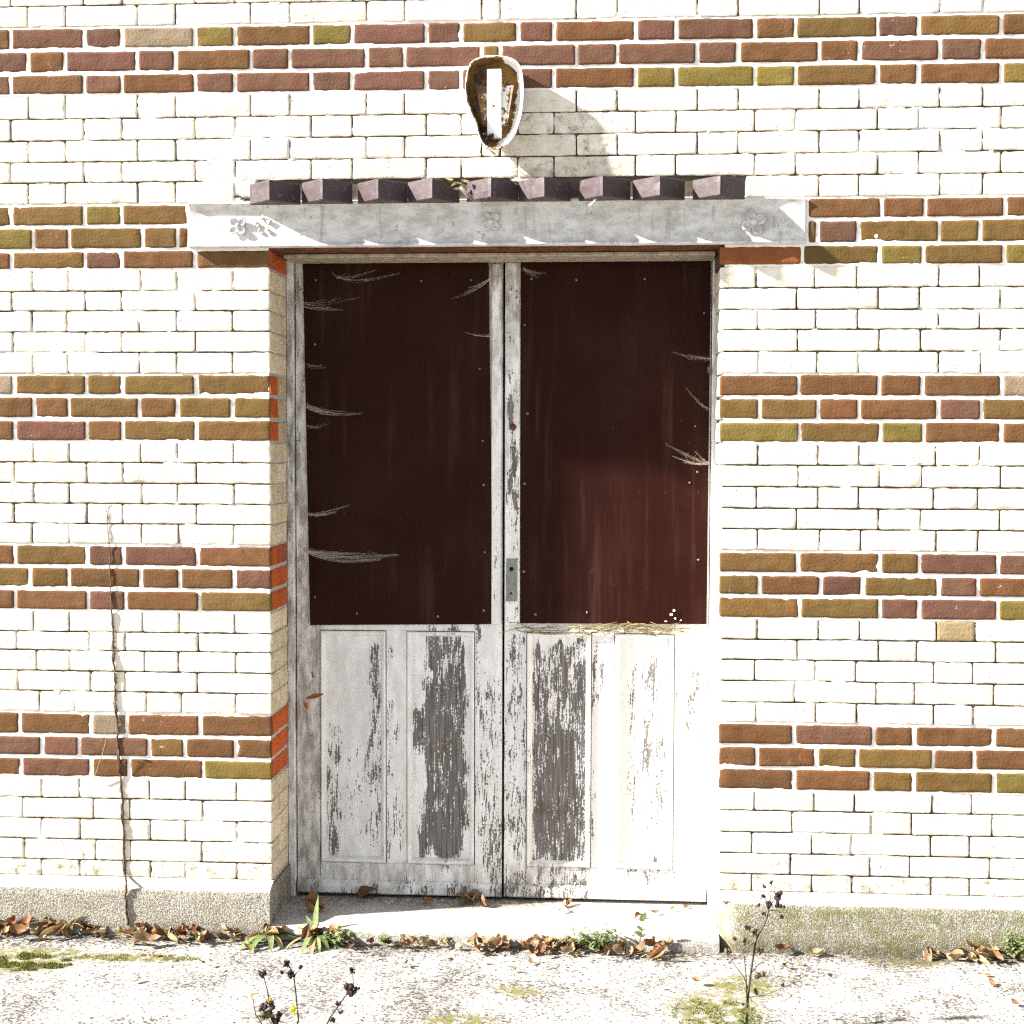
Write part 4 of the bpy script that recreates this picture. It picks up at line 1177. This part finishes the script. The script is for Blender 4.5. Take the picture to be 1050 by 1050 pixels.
def grass(pxpy, n, L, label, mat, wd=.004, lean=.6, y=-.06, name='grass_tuft', cat='grass', up=1.0):
    b = at(pxpy[0], pxpy[1], y); b = Vector((b[0], y, 0.002)); mb = MB()
    for k in range(n):
        a = rv.uniform(0, 6.28)
        ribbon(mb, b + Vector((rv.uniform(-.012, .012), rv.uniform(-.006, .006), 0)), (math.cos(a) * lean, math.sin(a) * lean - .2, up), L * rv.uniform(.5, 1.1), wd * rv.uniform(.6, 1.2), rv.uniform(.4, 1.6))
    return tag(mb.build(name, mat), label, cat)
grass((66, 947), 13, .13, 'thin yellow green grass tuft at the foot of the left plinth', MAT['leafpale'], .006)
grass((264, 945), 8, .075, 'small pale grass tuft at the right end of the left plinth', MAT['leafpale'], .005)
grass((14, 955), 6, .05, 'short green sprig at the far left of the leaf drift', MAT['leafgreen'], .006)
grass((122, 950), 7, .085, 'dry bent grass at the base of the dead climber', MAT['leafpale'], .0035, 1.3, -.07, up=.6)
grass((948, 978), 6, .06, 'pale curled grass wisps along the right plinth', MAT['leafpale'], .004, .9, -.062)
grass((548, 932), 10, .07, 'pale grass wisps arching at the door foot on the bright step', MAT['leafpale'], .003, 1.3, .19, up=.5)
grass((590, 968), 9, .07, 'thin dry grass wisps in front of the low pale green weed', MAT['leafpale'], .003, 1.1, -.11, up=.5)
grass((668, 972), 8, .08, 'dry grass blades splayed right of the seedling', MAT['leafpale'], .005, 1.2, -.11, up=.4)
# broad leaved plantain at the left corner of the doorway
def plantain(loc, leaves, label):
    t = thing('plantain', label, 'plant', loc)
    for (az, el, L, w, dr, mat) in leaves:
        mb = MB(); ribbon(mb, Vector(loc), (math.cos(az) * math.cos(el), math.sin(az) * math.cos(el), math.sin(el)), L, w, dr, 0, 10, random.uniform(-.3, .3))
        mb.build('leaf_blade', mat, t)
    return t
gl, pl = MAT['leafgreen'], MAT['leafpale']
b = at(322, 952, -.07); plantain((b[0], -.07, .012), [(1.3, 1.35, .125, .020, .1, gl), (2.2, .9, .08, .020, .5, gl), (-1.2, .5, .12, .022, 1.5, gl), (-1.7, .6, .13, .020, 1.6, gl), (.2, .45, .11, .024, .9, gl), (.6, .6, .10, .022, .8, gl), (-.5, .35, .13, .020, 1.2, gl), (3.0, .4, .09, .018, 1.0, gl), (-2.4, .4, .12, .018, 1.2, pl), (.9, .5, .12, .026, 1.1, gl), (.0, .3, .13, .02, 1.0, pl), (2.5, .5, .11, .022, 1.1, gl), (-.9, .7, .12, .022, 1.9, gl), (-1.45, .45, .15, .018, 1.5, pl)], 'broad leaved green weed with one upright leaf at the left door corner')
b = at(277, 950, -.075); plantain((b[0], -.075, .012), [(-1.9, .6, .15, .020, 1.7, gl), (-2.3, .5, .16, .022, 1.6, gl), (-1.3, .6, .12, .020, 1.6, gl), (.3, .5, .09, .030, .9, gl), (0.1, .3, .11, .026, .8, gl), (2.9, .5, .07, .018, .6, gl), (-.9, .5, .11, .02, 1.6, pl)], 'broad leaved green weed sprawling over leaves at the plinth end')
# low leafy weeds
def bushy(loc, n, R, hgt, label, mat, stem=True, lw=.012):
    t = thing('low_weed', label, 'weed', loc); b = Vector(loc)
    sm = MB(); lf = MB()
    for k in range(n):
        a = rv.uniform(0, 6.28); tip = b + Vector((math.cos(a) * R * rv.uniform(.2, 1), math.sin(a) * R * .5 * rv.uniform(.2, 1), hgt * rv.uniform(.4, 1)))
        midp = b.lerp(tip, .5) + Vector((0, 0, .01)); sm.tube([b, midp, tip], [.0012, .001, .0006], 4)
        for q in range(5):
            p = b.lerp(tip, .35 + .65 * q / 4) + Vector((rv.uniform(-.004, .004), rv.uniform(-.004, .004), .004))
            aa = rv.uniform(0, 6.28)
            ribbon(lf, p, (math.cos(aa), math.sin(aa), rv.uniform(-.2, .8)), lw * rv.uniform(.9, 1.7), lw * rv.uniform(.5, .8), .8, 0, 4)
    sm.build('stems', MAT['weedstem'], t); lf.build('leaves', mat, t); return t
b = at(612, 968, -.095); bushy((b[0], -.095, .004), 46, .12, .062, 'low pale green weed growing over leaves at the right half of the step', gl)
b = at(572, 966, -.09); bushy((b[0], -.09, .004), 14, .06, .035, 'thin pale sprig left of the low pale green weed', MAT['leafpale'])
b = at(655, 965, -.088); t = thing('seedling', 'single bright green seedling with round leaves by the step edge', 'plant', (b[0], -.088, .004))
mb = MB(); bb = Vector((b[0], -.088, .004)); mb.tube([bb, bb + Vector((.006, 0, .05)), bb + Vector((.014, -.004, .088))], [.0014, .0012, .0008], 5); mb.build('stem', MAT['weedstem'], t)
mb = MB()
for (dz, az, L) in ((.088, 1.2, .034), (.06, 2.6, .024), (.06, .2, .020), (.045, 2.9, .030), (.04, -.6, .022)):
    ribbon(mb, bb + Vector((.010, -.002, dz)), (math.cos(az), -.2, abs(math.sin(az)) + .4), L, L * .75, .3, 0, 6, .5)
mb.build('leaves', gl, t)
b = at(1044, 985, -.09); bushy((b[0], -.09, .004), 26, .05, .085, 'bushy bright green weed at the far right end of the plinth', gl, True, .015)
b = at(345, 962, -.10); bushy((b[0], -.10, .004), 22, .07, .045, 'low pale green sprigs right of the broad weed with the upright leaf', gl, True, .014)
b = at(395, 968, -.085); bushy((b[0], -.085, .004), 8, .05, .025, 'sparse green sprig between the broad weed and the step litter', gl)
b = at(420, 963, -.072); mb = MB(); bb = Vector((b[0], -.072, .02))
for d, L in (((-.35, -.1, 1), .075), ((.6, -.1, .6), .05), ((.9, -.2, .35), .07)): ribbon(mb, bb, d, L, .007, .5)
tag(mb.build('dry_sprig', MAT['leafpale']), 'forked dry olive sprig at the left end of the step litter', 'sprig')

def weed(stems, heads, leaves, root, label, cat='weed', name='dried_weed'):
    """stems: lists of (px,py,y); heads: (px,py,y,size,kind)"""
    t = thing(name, label, cat, tuple(root)); sm = MB()
    for pts, r0, r1 in stems:
        P = [Vector(at(*q)) for q in pts]; r0 *= 1.35; r1 *= 1.35
        n = len(P); sm.tube(P, [r0 + (r1 - r0) * i / max(1, n - 1) for i in range(n)], 6)
    sm.build('stem', MAT['weedstem'], t)
    for (px, py, y, s, kind) in heads:
        c = Vector(at(px, py, y)); hb = MB(); s = s * (1.0 if kind == 'y' else 1.2)
        if kind == 'y':
            for k in range(12):
                a = k * .524; ribbon(hb, c, (math.cos(a), -.5 + .3 * math.sin(a), math.sin(a)), s * 1.1, s * .45, .1, 0, 3)
            hb.blob(c + Vector((0, -.001, 0)), s * .35, 0, 8, 6); hb.build('flower', MAT['yellow'], t); continue
        m = MAT['seed'] if kind == 'd' else MAT['fluff']
        for k in range(7 if kind == 'd' else 5):
            hb.blob(c + Vector((rv.uniform(-1, 1), rv.uniform(-.6, .6), rv.uniform(-1, 1))) * s * .55, (s * rv.uniform(.28, .5),) * 3, 0, 7, 5, .25)
        for k in range(9):
            d = Vector((rv.uniform(-1, 1), rv.uniform(-1, 1), rv.uniform(-.4, 1))).normalized()
            hb.tube([c, c + d * s * rv.uniform(.8, 1.4)], [s * .10, s * .05], 4)
        hb.build('seed_head', m, t)
    if leaves:
        lf = MB()
        for (px, py, y, az, L, w) in leaves: ribbon(lf, at(px, py, y), (math.cos(az), -.3, math.sin(az)), L, w, .8, 0, 6, .5)
        lf.build('leaves', MAT['leafgreen'], t)
    return t
RY = float(on_ground(765, 1056)[1]); rt = on_ground(765, 1056)
y_ = RY
weed([([(765, 1056, y_), (766, 1035, y_), (768, 1012, y_), (771, 990, y_), (774, 970, y_), (776.5, 961, y_), (783, 950, y_), (787, 940, y_), (788.5, 930, y_)], .0024, .0012),
      ([(788.5, 930, y_), (790, 922, y_), (791, 906, y_)], .001, .0005), ([(788, 932, y_), (784, 920, y_), (783, 909, y_)], .001, .0005), ([(788, 930, y_), (795, 922, y_), (799, 918, y_)], .001, .0006),
      ([(788, 934, y_), (797, 933, y_), (802, 939, y_)], .0009, .0005), ([(767, 1014, y_), (763, 1002, y_ + .01), (755, 992, y_ + .02), (747, 979, y_ + .02)], .0012, .0007),
      ([(766, 1030, y_), (765, 1000, y_ - .01), (763, 980, y_ - .01), (761, 968, y_ - .01)], .0013, .0007), ([(777, 961, y_), (772, 955, y_), (768, 951, y_)], .001, .0006),
      ([(770, 998, y_), (777, 990, y_), (783, 985, y_)], .001, .0006), ([(768, 1023, y_), (785, 1020, y_), (803, 1013, y_), (814, 1008, y_)], .0008, .0005), ([(766, 1040, y_), (758, 1037, y_), (753, 1028, y_)], .0009, .0005),
      ([(775, 966, y_), (769, 970, y_), (765, 976, y_)], .0009, .0005)],
     [(788, 927, y_, .011, 'd'), (798, 918, y_, .013, 'd'), (798, 928, y_, .009, 'd'), (782, 920, y_, .007, 'd'), (791, 905, y_, .005, 'd'), (784, 909, y_, .005, 'd'), (802, 940, y_, .006, 'd'), (783, 937, y_, .006, 'd'), (778, 928, y_, .005, 'd'), (804, 930, y_, .004, 'd'),
      (774, 955, y_, .013, 'f'), (767, 951, y_, .008, 'd'), (764, 966, y_ - .01, .010, 'f'), (747, 976, y_ + .02, .010, 'f'), (780, 1000, y_, .013, 'f'), (775, 1017, y_, .007, 'd'), (803, 1010, y_, .006, 'd'), (814, 1008, y_, .003, 'd'), (780, 975, y_, .010, 'f'), (762, 1030, y_, .005, 'd'), (753, 962, y_ + .02, .007, 'f')],
     [(770, 1026, y_, -.2, .022, .013), (766, 1048, y_, .8, .03, .014), (764, 1050, y_, 2.3, .03, .014), (767, 1042, y_, 1.6, .03, .012), (765, 1050, y_, 2.9, .035, .016), (766, 1050, y_, .2, .035, .016), (764, 1046, y_, 2.0, .03, .013)],
     rt, 'tall dried weed with dark seed heads standing before the right door jamb')
rt = on_ground(285, 1075); y2 = float(rt[1])
weed([([(288, 1075, y2), (279, 1040, y2), (274, 1015, y2), (270, 1000, y2)], .0018, .0008), ([(300, 1075, y2), (306, 1045, y2), (303, 1015, y2), (301, 1000, y2), (296, 990, y2)], .0018, .001), ([(301, 1001, y2), (308, 994, y2)], .001, .0006), ([(300, 998, y2), (290, 997, y2)], .001, .0006),
      ([(285, 1075, y2), (262, 1040, y2), (259, 1022, y2)], .0012, .0008), ([(290, 1070, y2), (276, 1040, y2), (276, 1028, y2)], .0012, .0008)],
     [(269, 998, y2, .010, 'd'), (299, 998, y2, .011, 'd'), (294, 988, y2, .008, 'd'), (308, 992, y2, .006, 'd'), (289, 998, y2, .006, 'd'), (269, 1034, y2, .013, 'd'), (277, 1030, y2, .012, 'd'), (274, 1042, y2, .016, 'f'), (286, 1039, y2, .009, 'd'), (258, 1020, y2, .007, 'y'), (301, 1034, y2, .014, 'y'), (277, 1025, y2, .007, 'y'), (292, 984, y2, .004, 'y'), (282, 1046, y2, .012, 'd')],
     [(278, 1044, y2, 1.0, .03, .012), (272, 1046, y2, 2.2, .03, .012), (285, 1048, y2, .4, .03, .012)], rt, 'dark headed weed with small yellow flowers at the lower left')
rt = on_ground(320, 1080); y3 = float(rt[1])
weed([([(322, 1080, y3), (338, 1044, y3), (350, 1027, y3), (358, 1016, y3)], .0018, .0011), ([(358, 1016, y3), (363, 1008, y3), (361, 998, y3)], .001, .0006), ([(358, 1017, y3), (366, 1014, y3)], .001, .0006), ([(345, 1034, y3), (349, 1038, y3)], .0009, .0006)],
     [(357, 1015, y3, .015, 'd'), (361, 995, y3, .008, 'd'), (366, 1015, y3, .008, 'd'), (347, 1029, y3, .007, 'd'), (349, 1038, y3, .006, 'd'), (341, 1046, y3, .007, 'd')],
     None, rt, 'leaning dried weed with one dark seed head right of the yellow flowers')

# ------------------------------------------------------------------ moss and grit
mb = MB(); rm = random.Random(31)
def moss_bits(n, c, a, b_, hmax):
    for k in range(n):
        th = rm.uniform(0, 6.28); q = math.sqrt(rm.random())
        x, y = c[0] + math.cos(th) * q * a, c[1] + math.sin(th) * q * b_
        if mn.noise((x * 22, y * 22, 2)) < -.05 or y > -.05: continue
        z = gz(x, y); h = rm.uniform(.3, 1) * hmax; w = rm.uniform(.001, .0022); an = rm.uniform(0, 6.28)
        d = Vector((math.cos(an), math.sin(an), 0)); p = Vector((x, y, z - .001)); tip = p + Vector((rm.uniform(-.4, .4) * h, rm.uniform(-.4, .4) * h, h))
        mb.add([p - d * w, p + d * w, tip + d * w * .3, tip - d * w * .3], [(0, 1, 2, 3)], 0, False)
moss_bits(5200, on_ground(8, 985), .20, .075, .010)
moss_bits(3000, on_ground(735, 1040), .12, .13, .006)
moss_bits(1500, on_ground(130, 980), .22, .03, .005)
mo_ = mb.build('moss', MAT['moss']); tag(mo_, 'green moss on the paving', 'moss', None, 'stuff')
mb = MB()
for k in range(3600):
    px = rm.uniform(-30, 1080); x = float(at(px, 980, -.1)[0]); y = -.05 - abs(rm.gauss(0, .06)) if k < 2300 else rm.uniform(-1, -.06)
    if y < -1: continue
    s_ = rm.uniform(.0008, .0032) * (1 if k < 1500 else .9)
    mb.blob((x, y, gz(x, y) + s_ * .3), (s_ * rm.uniform(.7, 1.6), s_ * rm.uniform(.7, 1.4), s_ * .6), 0, 5, 4, .3)
tag(mb.build('grit', MAT['grit']), 'crumbs of soil and grit strewn over the paving', 'grit', None, 'stuff')
